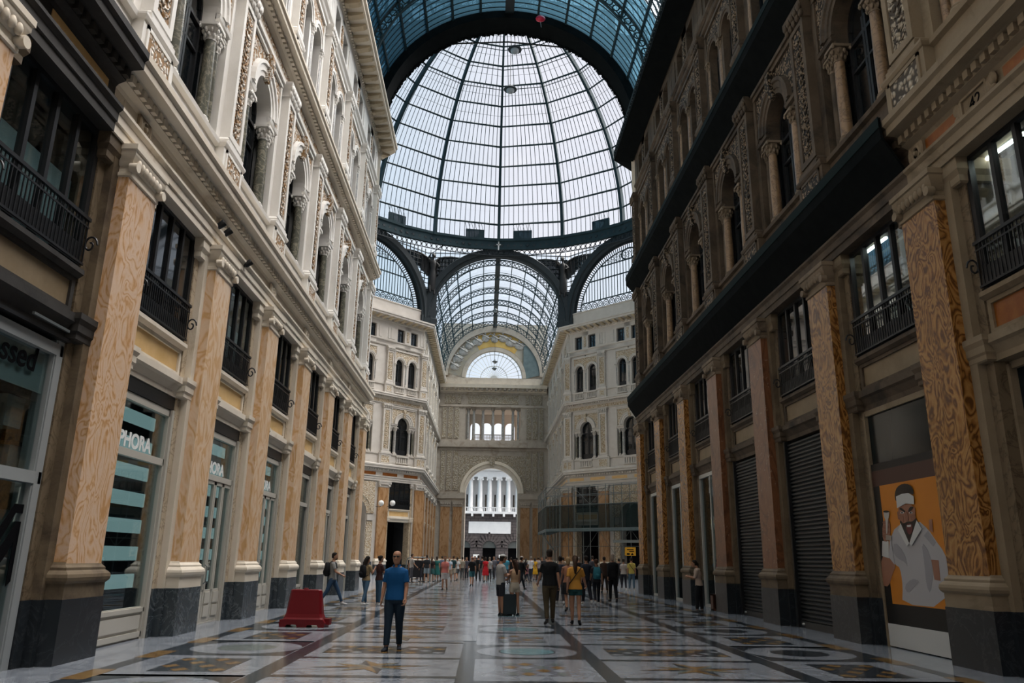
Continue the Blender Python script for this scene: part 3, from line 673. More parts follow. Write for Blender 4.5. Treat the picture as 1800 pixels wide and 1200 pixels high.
for key, F, bays, axes in FACADES:
    wh = WHERE[key]; fr = SIDE[key]
    for u, k in axes:
        i = ORD[k+1] if key in 'LR' else ORD[k]
        if key == 'L': s = 'pil_near' if k < 1 else 'pil_clean'
        elif key == 'R': s = 'pil_tanr' if k < 1 else ('pil_russet' if k in (2, 3) else 'pil_right')
        else: s = 'pil_far'
        look = {'pil_near': 'rosy veined marble pilaster on a dark slate dado', 'pil_clean': 'tall rosy marble pilaster on a grey dado', 'pil_tanr': 'amber figured marble pilaster with tan capital', 'pil_russet': 'russet scratched marble pilaster', 'pil_right': 'amber figured marble pilaster with sooty capital', 'pil_far': 'orange marble pilaster'}[s]
        place(PROTO, U, s, F @ T(u, 0, 0), '%s, %s %s, %s' % (look, i, fr, wh), 'ground storey pilasters')
        st = 'clean' if key == 'L' else ('tan' if key == 'R' and k < 1 else ('grimy' if key == 'R' else 'far'))
        lk = {'clean': 'pale', 'tan': 'tan', 'grimy': 'sooty', 'far': 'cream'}[st]
        place(PROTO, U, 'cp2_'+st, F @ T(u, 0, 11.46), '%s carved pilaster between tall arched windows, %s %s, %s' % (lk, i, fr, wh), 'carved pilasters of the first upper storey')
        place(PROTO, U, 'cp3_'+st, F @ T(u, 0, 18.42), '%s slender carved pilaster between twin windows, %s %s, %s' % (lk, i, fr, wh), 'carved pilasters of the second upper storey')
    for u, k in bays:
        i = ORD[k+1] if key in 'LR' else ORD[k]; B = F @ T(u, 0, 0)
        st = 'clean' if key == 'L' else ('tan' if key == 'R' and k < 0 else ('grimy' if key == 'R' else 'far'))
        bw = '%s bay %s, %s' % (i, fr, wh)
        if not (key[0] == 'D' and k == 1):
            near_r = key == 'R' and k in (-1, 0)
            win('mezzc' if near_r else ('mezzb' if key == 'L' and k in (-1, 1, 2, 4) else 'mezz'), B, 'black-framed mezzanine window, '+bw)
            place(PROTO, U, 'rail', B, 'low black iron railing before mezzanine window, '+bw, 'mezzanine railings')
        if key[0] == 'D' and k == 2: continue
        win('serl', B, 'dark arched window between columns, '+bw)
        far_ = key in ('FL', 'FR')
        for q, s in enumerate((-1, 1)):
            sd = ('farther' if (s < 0) == (key in ('L', 'FR', 'DR')) else 'nearer') if key[0] != 'D' else ('left' if (s > 0) == (key == 'DL') or False else 'right')
            if key == 'DR': sd = 'left' if s > 0 else 'right'
            if key == 'DL': sd = 'left' if s > 0 else 'right'
            place(PROTO, U, 'col_'+st, B @ T(s*.93, -.60, 11.46), '%s marble column, %s side of arched window, %s' % ({'clean': 'veined', 'tan': 'tan', 'grimy': 'dusty tan', 'far': 'grey'}[st], sd, bw), 'window columns')
            if not far_: place(PROTO, U, 'slim_'+st, B @ T(s*1.4, -.66, 11.46), 'slim dark column, outer %s side of arched window, %s' % (sd, bw), 'slim window columns')
            win('arch', B @ T(s*.83, 0, 0), '%s light of twin arched window, %s' % (sd, bw))
            win('attic', B @ T(s*.88, 0, 0), '%s small square attic window, %s' % (sd, bw))
        if not far_:
            for q, x in enumerate((-1.5, 0, 1.5)):
                if k < 0 and key in 'LR': continue
                n = ('left end', 'middle', 'right end')[q if key in ('L', 'DL', 'R', 'DR') else 2-q]
                if key in ('L', 'R'): n = {('L', 0): 'farther', ('L', 2): 'nearer', ('R', 0): 'nearer', ('R', 2): 'farther'}.get((key, q), 'middle')
                place(PROTO, U, 'c3_'+st, B @ T(x, -.5, 18.42), '%s colonnette of twin arched window, %s' % (n, bw), 'twin window colonnettes')
        if key[0] == 'D' :
            place(PROTO, U, 'bal', B @ T(0, .06, 10.36), 'cream balustrade below the arched window, '+bw, 'balustrades')
            for s in (-1, 1):
                sd = 'left' if s > 0 else 'right'
                place(PROTO, U, 'bal', B @ T(s*.8, .06, 17.42) @ Matrix.Diagonal((.75, 1, .95, 1)), '%s short balustrade under twin arched window, %s' % (sd, bw), 'balustrades')
# ------------------------------------------------------------------ rooms behind the shop fronts
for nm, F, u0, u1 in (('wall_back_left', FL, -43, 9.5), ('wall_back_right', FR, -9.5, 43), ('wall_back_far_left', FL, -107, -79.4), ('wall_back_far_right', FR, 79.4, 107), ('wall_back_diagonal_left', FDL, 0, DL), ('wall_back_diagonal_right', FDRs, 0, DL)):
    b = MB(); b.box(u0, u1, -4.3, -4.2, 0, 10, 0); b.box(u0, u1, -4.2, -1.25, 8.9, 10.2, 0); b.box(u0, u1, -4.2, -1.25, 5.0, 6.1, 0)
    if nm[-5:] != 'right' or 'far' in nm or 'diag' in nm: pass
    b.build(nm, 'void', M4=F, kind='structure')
b = MB()   # lit offices behind the two nearest mezzanine windows on the right
for k in (-1, 0):
    c = bayY(k); b.box(c-2.2, c+2.2, -4.1, -4.0, 6.1, 8.9); b.box(c-2.25, c-2.15, -4.0, -1.3, 6.1, 8.9); b.box(c+.55, c+.7, -4.0, -1.6, 6.1, 8.9); b.box(c-2.2, c+2.2, -4.0, -1.3, 8.78, 8.86)
b.build('wall_office_right', 'room', M4=FR, kind='structure', label='plain office walls behind the nearest right mezzanine windows', cat='wall')
X['tube_on'] = emis('lit_tube', (1, .97, .9), 14)
for k, lab, pa, pb in ((-1, 'lit fluorescent tube on the office ceiling behind the nearest right mezzanine window', (1735, 281), (1800, 236)), (0, 'lit fluorescent tube behind the second right mezzanine window', (1521, 446), (1558, 419))):
    A, B = back(pa[0], pa[1], 2, 8.66), back(pb[0], pb[1], 2, 8.66)
    r = empty('tube_lamp', T(*A), label=lab, cat='lamp', group='office tube lamps'); d = B-A
    MB().tube([(0, 0, .08), d+Vector((0, 0, .08))], .05, 6).build('housing', 'white', r); MB().tube([(0, 0, .02), d+Vector((0, 0, .02))], .035, 8).build('tube', 'tube_on', r)
# ------------------------------------------------------------------ shop fronts
def text(name, s, size, M4, mat, parent=None, extrude=.01, shear=0., off=0., **tags):
    cu = bpy.data.curves.new(name, 'FONT'); cu.body = s; cu.size = size; cu.extrude = extrude; cu.align_x = 'CENTER'; cu.shear = shear; cu.offset = off
    tmp = bpy.data.objects.new('lettering_curve', cu); COL.objects.link(tmp); dg = bpy.context.evaluated_depsgraph_get()
    me = bpy.data.meshes.new_from_object(tmp.evaluated_get(dg)); bpy.data.objects.remove(tmp); bpy.data.curves.remove(cu)
    me.materials.clear(); me.materials.append(X[mat]); return link(name, me, parent, M4, **tags)
def facing(x, y, z, n, right):
    """matrix for lettering: x = reading direction, y = up, z = out of the wall"""
    M4 = Matrix.Identity(4)
    for i in range(3): M4[i][0], M4[i][1], M4[i][2] = right[i], (0, 0, 1)[i], n[i]
    M4[0][3], M4[1][3], M4[2][3] = x, y, z
    return M4
# local lettering matrices inside facade frames (left wall: reading direction = -u)
def loc_left(u, v, z): return facing(u, v, z, (0, 1, 0), (-1, 0, 0))
def loc_right(u, v, z): return facing(u, v, z, (0, 1, 0), (-1, 0, 0))
X['lit_shelf'] = emis('lit_shelf_panel', (.60, .84, .84), .40)
X['sign_white'] = plain('white_sign_letters', (.85, .85, .83), .5, .3)
X['door_paint'] = plain('cream_door_paint', (.50, .47, .41), .5, .4)
def bars(b, xs, zs, x0, x1, z0, z1, w=.05, v0=-.78, v1=-.68):
    for x in xs: b.box(x-w, x+w, v0, v1, z0, z1)
    for z in zs: b.box(x0, x1, v0, v1, z-w, z+w)
def shop(F, u, label, kind, frame_m='door_paint', sign=None, shelves=False, goods=False):
    r = empty('shop_front', F @ T(u, .2, 0), label=label, cat='shop front', group=None, kind='thing')
    b = MB(); bars(b, (-1.24, 1.24), (4.58, 3.52), -1.3, 1.3, 0, 4.64, .07)
    b.box(-1.33, -1.22, -.84, -.63, 0, 4.66); b.box(1.22, 1.33, -.84, -.63, 0, 4.66)
    if kind == 'door': b.box(-1.2, 1.2, -.8, -.7, 0, .04)
    b.build('frame', frame_m, r)
    MB().box(-1.33, 1.33, -.86, -.66, 4.66, 4.94).build('roller_box', 'iron', r)
    b = MB()
    if kind == 'door':
        for x in (-.93, -.31, .31, .93):
            lf = MB(); lf.box(x-.29, x+.29, -.77, -.72, .05, .8); lf.box(x-.29, x-.22, -.78, -.7, .8, 3.46); lf.box(x+.22, x+.29, -.78, -.7, .8, 3.46); lf.box(x-.29, x+.29, -.78, -.7, 3.36, 3.46)
            for z0, z1 in ((.16, .42), (.48, .74)): lf.box(x-.2, x+.2, -.72, -.69, z0, z1)
            leaf = lf.build('door_leaf', frame_m, r)
            if abs(x) < .5: s = 1 if x > 0 else -1; MB().tube([(s*.1, -.7, .95), (s*.1, -.64, 1.0), (s*.1, -.64, 1.35), (s*.1, -.7, 1.4)], .014, 6).build('handle', 'steel', leaf)
    else:
        b.box(-1.22, 1.22, -.8, -.72, 0, .62)
        for z0, z1 in ((.04, .14), (.52, .6)): b.box(-1.22, 1.22, -.72, -.68, z0, z1)
        b.box(-1.1, 1.1, -.72, -.69, .2, .46)
    if kind != 'door': b.build('lower_panel', frame_m, r)
    MB().box(-1.22, 1.22, -.76, -.75, .6, 4.55).build('pane', 'pane_clear', r)
    if sign: text('lettering', sign, .40, loc_left(.34, -.735, 3.64) @ Matrix.Diagonal((1.1, 1, 1, 1)), 'sign_white', r, .004, 0, .012)
    if shelves:
        b = MB(); b.box(-1.25, 1.25, -.98, -.94, .3, 4.6); b.build('display_back', 'void', r)
        for i in range(7):
            z = .98+.53*i
            MB().box(-1.08, .8, -.94, -.91, z, z+.27).build('light_panel', 'lit_shelf', r)
    return r
X['black_letter'] = plain('black_vinyl', (.006, .006, .007), .95, .02)
lab = {0: 'first shop front from the camera on the left: SEPHORA window with lit shelves', 1: 'cream glazed SEPHORA doors, second on the left from the camera', 2: 'third shop front on the left, SEPHORA sign over glazed doors', 3: 'fourth shop front on the left, tall pale window', 4: 'fifth shop front on the left, tall pale window', 5: 'last shop front on the left before the crossing'}
for k in range(0, 6):
    shop(FL, -bayY(k), lab[k], 'door' if k in (1, 2, 4) else 'window', sign='SEPHORA' if k < 3 else None, shelves=k in (0, 1, 2))
X['shop_wall'] = plain('pale_shop_wall', (.62, .60, .54), .8, .1)
X['film'] = plain('grey_window_film', (.40, .44, .44), .5, .3)
# nearest left shop: grey aluminium front with hats in the window
r = empty('shop_front', FL @ T(-bayY(-1), .2, 0), label='grey framed hat shop window at the very front on the left', cat='shop front', kind='thing')
b = MB(); bars(b, (-1.22, 1.22), (2.74, 4.75), -1.3, 1.3, 0, 4.9, .09, -.78, -.64); b.box(-1.33, -1.1, -.9, -.66, 0, 4.9); b.box(-1.3, 1.3, -.8, -.66, 0, .14)
b.build('frame', 'grey_frame', r)
MB().box(-1.3, 1.3, -.74, -.73, .1, 4.8).build('pane', 'pane_clear', r)
MB().box(-1.3, 1.3, -1.62, -1.58, .1, 4.9).build('display_back', 'shop_wall', r)
MB().box(-1.2, 1.2, -.765, -.755, 4.02, 4.7).build('window_film', 'film', r)
MB().box(-1.3, 1.3, -.9, -.55, 4.9, 4.95).build('roller_box', 'iron', r)
MB().box(-1.1, -.1, -.52, -.48, 5.02, 5.06).build('light_strip', 'steel', r)
text('lettering', 'ssed', .52, (FL @ T(-bayY(-1), .2, 0)).inverted() @ facing(CX-HW-.52, 11.28, 4.30, (1, 0, 0), (0, 1, 0)), 'black_letter', r, .004, .12, .006)
b = MB()
for pts in (((-.1, 0), (.32, .55), (.62, .55), (.62, .42), (.38, .42), (.02, -.12)), ((.05, -.2), (.45, .3), (.62, .3), (.62, -.5), (.45, -.62), (.45, .0), (.12, -.42)), ((.7, -.5), (.84, -.4), (.84, .7), (.7, .6)), ((-.1, -.35), (.3, -.75), (.3, -.6), (-.1, -.2))):
    b.prism([(-x, z) for x, z in pts], -.715, -.705)
b.build('emblem', 'black_letter', r, T(-.55, 0, 1.78))
def hat(x, y, z, brim, label):
    h = empty('hat', T(x, y, z), label=label, cat='hat', group='hats in the window')
    b = MB(); b.lathe([(.001, .16), (.07, .155), (.10, .12), (.115, .02), (.115, 0)], n=16); b.build('crown', 'black_letter', h)
    b = MB()
    if brim: b.lathe([(.11, .02), (.24, .0), (.25, .01), (.11, .035)], n=20)
    else: b.prism([(.0, 0), (.1, -.02), (.24, -.03), (.24, -.015), (.1, .02), (0, .02)], -.09, .09)
    b.build('brim', 'black_letter', h)
for i, (px, py, brim, lb) in enumerate(((8, 690, 0, 'black peaked cap on the upper stand of the nearest left shop window'), (10, 778, 1, 'black brimmed hat on the lower stand of the nearest left shop window'))):
    p = back(px, py, 0, CX-HW-.95); hat(p.x, p.y, p.z, brim, lb)
    s = empty('display_stand', T(p.x, p.y, p.z), label='pale box stand holding the black %s in the nearest left shop window' % ('brimmed hat' if brim else 'peaked cap'), cat='display stand', group='hat stands')
    MB().box(-.2, .2, -.22, .22, -.52, -.05).build('box', 'grey_frame', s); MB().box(-.23, .23, -.25, .25, -.05, 0).build('top', 'black_letter', s)
p1 = back(10, 820, 0, CX-HW-.95); MB().box(-.25, .25, -.6, .55, 0, p1.z-1.0+.25).build('display_plinth', 'grey_frame', M4=T(p1.x, p1.y, .1), label='grey plinth under the hat stands in the nearest left shop window', cat='plinth')
# right side: hoarding with the tennis player, shutters, glass fronts
def rshop(k, label, white=True):
    r = empty('shop_front', FR @ T(bayY(k), .22, 0), label=label, cat='shop front', kind='thing')
    b = MB(); b.box(-1.33, -1.24, -.8, -.66, 0, 4.9); b.box(1.24, 1.33, -.8, -.66, 0, 4.9); b.box(-1.3, 1.3, -.8, -.66, 4.8, 4.94); b.box(-1.3, 1.3, -.8, -.66, 0, .1); b.box(-.04, .04, -.78, -.7, .1, 4.8)
    b.build('frame', 'white_iron', r); MB().box(-1.25, 1.25, -.74, -.73, .1, 4.8).build('pane', 'pane_clear', r)
    MB().box(-1.25, 1.25, -1.7, -1.66, .1, 4.9).build('display_back', 'soot', r)
for k, lb in ((3, 'white framed glass shop front beyond the two roller shutters on the right'), (4, 'second white framed glass shop front beyond the roller shutters'), (5, 'white framed glass shop front nearest the crossing on the right')): rshop(k, lb)
def shutter(k, label):
    r = empty('roller_shutter', FR @ T(bayY(k), .22, 0), label=label, cat='shutter', group='closed roller shutters', kind='thing')
    b = MB(); pr = []; z = .16
    while z < 4.85: pr += [(-.7, z), (-.66, z+.03), (-.66, z+.07), (-.7, z+.1)]; z += .105
    n = len(pr); b.loft([[(u, v, z) for v, z in pr] for u in (-1.3, 1.3)], 0, False, False); b.build('curtain', 'iron_grey', r)
    MB().box(-1.3, 1.3, -.74, -.62, .0, .17).build('bottom_bar', 'iron_grey', r)
    for s in (-1, 1): MB().box(*sorted((s*1.34, s*1.27)), -.78, -.58, 0, 4.95).build('side_rail', 'iron', r)
    for s in (-1, 1): MB().lathe([(.03, 0), (.03, .05), (.02, .06)], n=10).xf(T(s*1.0, -.62, .1) @ Matrix.Rotation(-PI/2, 4, 'X')).build('lock', 'white_iron', r)
X['iron_grey'] = plain('dark_shutter_steel', (.010, .0125, .0145), .45, .5)
shutter(1, 'dark closed roller shutter beside the tennis poster'); shutter(2, 'dark closed roller shutter second from the tennis poster')
PX = CX+HW+.43      # plane of the hoarding
def poster():
    r = empty('poster_hoarding', T(PX, bayY(0), 0), label='orange poster of a shouting bearded tennis player with headband and cup', cat='poster', kind='thing')
    inv = T(-PX, -bayY(0), 0)
    def zp(x, y): return back(1520+x/4.2857, 820+y/4.2857, 0, PX)
    def poly(nm, pts, m, k, sharp=False):
        if not sharp and len(pts) > 4:
            for _ in range(1): pts = [q for i in range(len(pts)) for a_, b_ in ((pts[i], pts[(i+1) % len(pts)]),) for q in ((a_[0]*.75+b_[0]*.25, a_[1]*.75+b_[1]*.25), (a_[0]*.25+b_[0]*.75, a_[1]*.25+b_[1]*.75))]
        P = [zp(*q) for q in pts]; b = MB(); n = len(P); x0, x1 = -.004*k, -.004*k-.003
        b.loft([[(x0, p.y-bayY(0), p.z) for p in P], [(x1, p.y-bayY(0), p.z) for p in P]]); return b.build(nm, m, r)
    def disc(nm, cx, cy, rx, ry, m, k, n=20): return poly(nm, [(cx+rx*cos(2*PI*i/n), cy+ry*sin(2*PI*i/n)) for i in range(n)], m, k)
    B = bayY(0)
    b = MB(); b.box(0, .03, -1.3, 1.3, .02, 3.75); b.build('backing', 'p_black', r)
    b = MB(); b.box(-.006, 0, -1.3, 1.3, 3.27, 3.6); b.build('brown_strip', 'p_brown', r)
    b = MB(); b.box(-.01, 0, -1.3, 1.3, .02, .46); b.build('white_base', 'p_white', r)
    b = MB(); b.box(-.004, 0, -1.28, .98, .86, 3.27); b.build('orange_ground', 'p_orange', r)
    # far part of the figure runs on behind the pilaster
    poly('shirt', [(205, 490), (280, 425), (310, 455), (400, 400), (480, 470), (540, 560), (600, 640), (640, 760), (600, 1062), (285, 1035), (290, 900), (270, 760), (235, 740), (185, 670)], 'p_shirt', 1)
    poly('arm', [(185, 660), (240, 745), (215, 800), (185, 905), (140, 895), (118, 830), (128, 680)], 'p_skin', 2)
    poly('arm', [(505, 700), (560, 705), (575, 860), (530, 850)], 'p_skin', 2)
    poly('shirt_fold', [(225, 560), (300, 640), (330, 760), (310, 720), (250, 690), (215, 640)], 'p_fold', 2)
    poly('shirt_fold', [(430, 560), (490, 640), (520, 800), (500, 960), (470, 900), (455, 740)], 'p_fold', 2)
    poly('shirt_fold', [(300, 900), (360, 840), (420, 860), (380, 900), (330, 960)], 'p_fold', 2)
    poly('shirt_fold', [(480, 480), (540, 570), (520, 600), (450, 520)], 'p_fold', 2)
    poly('sleeve', [(196, 520), (232, 740), (186, 680)], 'p_shirt', 3)
    poly('wristband', [(138, 560), (185, 560), (188, 690), (135, 672)], 'p_white', 3)
    poly('hand', [(140, 430), (165, 390), (195, 400), (200, 520), (180, 565), (142, 560)], 'p_skin', 4)
    for i in range(4): disc('finger', 168, 420+34*i, 26, 15, 'p_skin2', 5, 12)
    poly('hand', [(490, 400), (515, 395), (520, 495), (495, 480)], 'p_skin', 4)
    poly('cup', [(150, 335), (195, 333), (192, 380), (182, 400), (180, 505), (170, 505), (168, 400), (154, 380)], 'p_cup', 6)
    poly('cup_base', [(168, 512), (210, 520), (210, 555), (168, 552)], 'p_cup2', 6)
    disc('cup_mouth', 172, 338, 22, 8, 'p_black', 7)
    poly('neck', [(285, 420), (400, 420), (420, 470), (345, 580), (295, 500)], 'p_skin2', 4)
    poly('collar', [(280, 425), (345, 575), (330, 600), (262, 480)], 'p_white', 7)
    poly('collar', [(402, 405), (440, 470), (362, 598), (348, 575)], 'p_white', 7)
    poly('face', [(255, 290), (385, 280), (392, 400), (380, 480), (345, 540), (300, 490), (272, 400)], 'p_skin', 5)
    poly('beard', [(272, 395), (300, 430), (318, 420), (340, 410), (362, 415), (385, 400), (400, 380), (408, 470), (385, 545), (348, 580), (318, 545), (300, 490), (280, 450)], 'p_hair', 6)
    poly('mouth', [(322, 440), (345, 425), (368, 435), (372, 490), (350, 515), (328, 490)], 'p_mouth', 7)
    poly('teeth', [(330, 440), (362, 436), (360, 452), (333, 454)], 'p_white', 8)
    poly('nose', [(318, 340), (332, 335), (345, 400), (330, 412), (312, 402)], 'p_skin2', 7)
    poly('cheek', [(268, 360), (300, 372), (306, 420), (280, 410)], 'p_skin2', 6); poly('cheek', [(352, 370), (388, 356), (386, 400), (360, 412)], 'p_skin2', 6)
    poly('ear', [(250, 340), (262, 335), (270, 400), (258, 395)], 'p_skin2', 4)
    for cx in (293, 358): disc('eye', cx, 346, 14, 8, 'p_white', 7); disc('pupil', cx, 346, 6, 6, 'p_black', 8)
    poly('eyebrow', [(270, 318), (285, 308), (318, 335), (314, 344)], 'p_hair', 8)
    poly('eyebrow', [(338, 336), (350, 305), (372, 300), (378, 312), (346, 344)], 'p_hair', 8)
    poly('hair', [(240, 250), (236, 200), (255, 150), (300, 126), (345, 132), (375, 165), (380, 215), (340, 195), (280, 210), (250, 260)], 'p_hair', 7)
    poly('headband', [(248, 225), (290, 205), (340, 198), (380, 222), (384, 282), (320, 278), (256, 312)], 'p_white', 8, True)
for nm, c in dict(p_black=(.012, .012, .012), p_brown=(.075, .035, .025), p_white=(.62, .62, .60), p_orange=(.62, .22, .02), p_shirt=(.46, .45, .46), p_fold=(.33, .32, .34), p_skin=(.34, .16, .10), p_skin2=(.27, .12, .075), p_hair=(.018, .013, .011), p_mouth=(.14, .03, .03), p_cup=(.5, .48, .44), p_cup2=(.35, .3, .25)).items(): X[nm] = plain('print_'+nm[2:], c, .45, .3)
poster()
r = empty('shop_front', FR @ T(bayY(0), 0, 0), label='dark shop glazing above the tennis poster on the right', cat='shop front', kind='thing')
b = MB(); b.box(-1.33, -1.26, -.55, -.40, 0, 4.9); b.box(1.26, 1.33, -.55, -.40, 0, 4.9); b.box(-1.3, 1.3, -.55, -.42, 4.82, 4.94); b.build('frame', 'tan', r)
MB().box(-1.27, 1.27, -.5, -.48, 3.6, 4.85).build('pane', 'pane_dull', r)
r = empty('shop_front', FR @ T(bayY(-1), 0, 0), label='dark shop window at the right edge with a pink poster', cat='shop front', kind='thing')
b = MB(); b.box(-1.33, -1.26, -.8, -.62, 0, 4.9); b.box(1.26, 1.33, -.8, -.62, 0, 4.9); b.box(-1.3, 1.3, -.8, -.66, 4.82, 4.94); b.build('frame', 'tan', r)
MB().box(-1.27, 1.27, -.76, -.75, .1, 4.85).build('pane', 'pane_dull', r); MB().box(-1.27, 1.27, -.75, -.735, 2.9, 3.5).build('brown_strip', 'p_brown', r)
MB().box(-1.2, .75, -.745, -.735, .6, 2.65).build('pink_print', plain('pink_print', (.32, .18, .19), .5), r)
# number plate 42 with its scroll frame
p = back(1716, 158, 0, CX+HW+.29); r = empty('number_plate', FR @ T(p.y, -.27, 9.38), label='scrolled stone plaque reading 42 on the right frieze', cat='plaque', kind='thing')
b = MB(); b.box(-.34, .34, -.03, .03, -.15, .17); 
for x0, x1, z0, z1 in ((-.36, .36, .17, .21), (-.36, .36, -.19, -.15), (-.38, -.32, -.17, .19), (.32, .38, -.17, .19)): b.box(x0, x1, -.02, .07, z0, z1)
for s in (-1, 1):
    b.ell((s*.5, .03, .1), .1, .06, .13, 8, 6); b.ell((s*.5, .03, -.1), .09, .06, .1, 8, 6); b.ell((s*.42, .04, 0), .07, .05, .2, 8, 6)
b.build('scroll_frame', 'tan', r); text('lettering', '42', .32, loc_right(0, .035, -.1), 'black_letter', r, .004)
# consoles and rosettes on the friezes
def rosette(st, sq):
    b = MB(); b.box(-.24, .24, -.03, .03, -.2, .2); b.lathe([(.16, 0), (.16, .05), (.12, .06), (.1, .03), (.06, .03), (.04, .08), (.001, .09)], n=14)
    n = 14*7; k = len(b.v)-n
    for i in range(k, len(b.v)): x, y, z = b.v[i]; b.v[i] = (x, z, y)
    for s in (-1, 1): b.ell((s*.2, .03, .0), .05, .04, .19, 6, 5)
    return b.build('rosette', st, cat='rosette', kind='thing')
RS = {}
for key, F, bays, axes in FACADES[:2]:
    for u, k in axes:
        st = 'cream' if key == 'L' and k > 0 else ('tan' if k <= 0 else 'grimy_hi')
        if key == 'L' and k < 0: st = 'soot'
        if key == 'R' and k > 0: continue
        M4 = F @ T(u, -.25, 9.4); lb = 'carved round rosette on the frieze above the %s pilaster, %s' % (ORD[k+1], WHERE[key])
        if st not in RS: RS[st] = rosette(st, 0); o = RS[st]; o.matrix_local = M4; tag(o, lb, None, 'frieze rosettes')
        else: dup(RS[st], M4, None, lb, 'frieze rosettes')
# paired black spotlights on the left frieze
for k, (px, py) in enumerate(((389, 395), (401, 408), (437, 463))):
    p = back(px, py, 0, CX-HW-.05); r = empty('spotlight', T(p.x, p.y, p.z), label='small black spotlight on the left frieze, %s from the camera' % ORD[k], cat='spotlight', group='frieze spotlights')
    MB().box(-.22, -.02, -.03, .03, -.1, -.05).build('bracket', 'iron', r); MB().lathe([(.02, -.12), (.07, -.1), (.085, .08), (.07, .1)], n=12).xf(Matrix.Rotation(.9, 4, 'Y')).build('head', 'iron', r)
# ------------------------------------------------------------------ dome
DC = Vector((CX, (YN+YF)/2, 35.5)); DR_ = 18.3
def sph(az, el, R=DR_): return Vector((DC.x+R*cos(el)*sin(az), DC.y+R*cos(el)*cos(az), DC.z+R*sin(el)))
dome = empty('glass_dome', T(*DC), label='great iron and glass dome over the crossing', cat='dome', kind='thing')
Di = T(*-DC)
ELS = [rad(-.5)]+[rad(5.4+6.75*i) for i in range(12)]
for k in range(16):
    az = 2*PI*k/16; b = MB(); rings = []
    for j in range(25):
        el = rad(-1+(82+1)*j/24); w = .17*(1-.5*j/24); t = Vector((cos(az), -sin(az), 0))
        o, i_ = sph(az, el, DR_+.05), sph(az, el, DR_-.45)
        rings.append([o-t*w, i_-t*w, i_+t*w, o+t*w])
    b.loft(rings); b.xf(Di).build('rib', 'teal_iron', dome)
for n_, el in enumerate(ELS[1:]):
    b = MB(); R = DR_-.05; pts = [sph(2*PI*k/16, el, R) for k in range(16)]
    for k in range(16):
        p, q = pts[k], pts[(k+1) % 16]; b.tube([p, q], (.10, .13), 4, 0, False)
        if el > rad(50): 
            dz = Vector((0, 0, .45)); b.tube([p-dz, q-dz], .05, 4, 0, False)
    b.xf(Di).build('ring', 'teal_iron', dome)
g = MB(); bar = MB()
for k in range(16):
    a0, a1 = 2*PI*k/16, 2*PI*(k+1)/16; bar = MB()
    for i in range(len(ELS)-1):
        e0, e1 = ELS[i], ELS[i+1]; A, B, C_, D_ = sph(a0, e0), sph(a1, e0), sph(a1, e1), sph(a0, e1)
        g.quad(A, B, C_, D_)
        nb = 13 if e1 < rad(56) else 7
        for j in range(1, nb):
            t = j/nb; bar.tube([A.lerp(B, t), D_.lerp(C_, t)], .033, 4, 0, False)
        # saddle knots half-way up the bars
        if i > 0:
            M0, M1 = A.lerp(D_, .5), B.lerp(C_, .5)
            if i >= 6: bar.tube([M0, M1], .018, 4, 0, False)
    bar.xf(Di).build('glazing_bars', 'teal_iron', dome)
    # hinged vent box at the foot of each bay
    am = (a0+a1)/2+(.05 if k % 2 else -.05); c = sph(am, rad(2.4), DR_-.12); vb = MB(); F = frame((c.x, c.y), (DC.x-c.x, DC.y-c.y))
    vb.obox(F, -1.0, 1.0, -.05, .2, c.z-.75, c.z+.2); 
    for j in range(6): vb.tube([F @ Vector((-.9+.36*j, .1, c.z+.2)), F @ Vector((-.7+.36*j, .02, c.z+1.0))], .025, 4, 0, False)
    vb.xf(Di).build('vent_box', 'teal_iron', dome)
g.xf(Di).build('glass', 'pane_dome', dome)
b = MB(); rr = [(3.2, 18.05), (3.0, 18.3), (2.2, 18.6), (2.0, 20.5), (1.2, 21.4)]; b.lathe(rr, n=16); b.build('lantern', 'teal_iron', dome)
# drum: star band, scroll band, lattice spandrels
drum = empty('dome_drum', T(*DC), label='blue-green iron drum with a band of stars under the dome', cat='drum', kind='thing')
def ring16(R, z): return [(DC.x+R*sin(2*PI*k/32), DC.y+R*cos(2*PI*k/32), z) for k in range(32)]
b = MB(); b.loft([ring16(18.45, 34.25), ring16(18.1, 34.25), ring16(18.1, 35.15), ring16(17.95, 35.25), ring16(17.95, 35.5), ring16(18.5, 35.6)], 0, True, False); b.xf(Di).build('star_band', 'teal_iron', drum)
b = MB()
for k in range(160):
    az = 2*PI*(k+.5)/160; c = Vector((DC.x+18.06*sin(az), DC.y+18.06*cos(az), 34.72)); F = frame((c.x, c.y), (DC.x-c.x, DC.y-c.y)); pts = []
    for j in range(10): q = .2 if j % 2 == 0 else .085; pts.append((q*sin(PI*j/5), q*cos(PI*j/5)+c.z))
    st = MB(); st.prism(pts, 0, .06); st.xf(F); b.add(st.v, st.f)
b.xf(Di).build('stars', 'dark_iron', drum)
b = MB()
for k in range(200):
    az = 2*PI*(k+.5)/200
    if abs(az-PI) < .5: continue
    c = Vector((DC.x+18.2*sin(az), DC.y+18.2*cos(az), 33.92)); F = frame((c.x, c.y), (DC.x-c.x, DC.y-c.y))
    b.tube([F @ Vector((.24*cos(2*PI*j/10), 0, c.z+.26*sin(2*PI*j/10))) for j in range(11)], .04, 4, 0, False, False)
    b.tube([F @ Vector((.28, 0, c.z-.3)), F @ Vector((.28, 0, c.z+.35))], .025, 4, 0, False)
b.loft([ring16(18.22, 33.56), ring16(18.15, 33.56), ring16(18.15, 33.63), ring16(18.22, 33.63)], 0, True, False); b.xf(Di).build('scroll_band', 'dark_iron', drum)
SIDES = [(0, 'far'), (1, 'far right'), (2, 'right'), (3, 'near right'), (4, 'near'), (5, 'near left'), (6, 'left'), (7, 'far left')]
AP = (YF-YN)/2; ACZ, AR = 26.45, 7.15; HALF = AP*math.tan(PI/8)
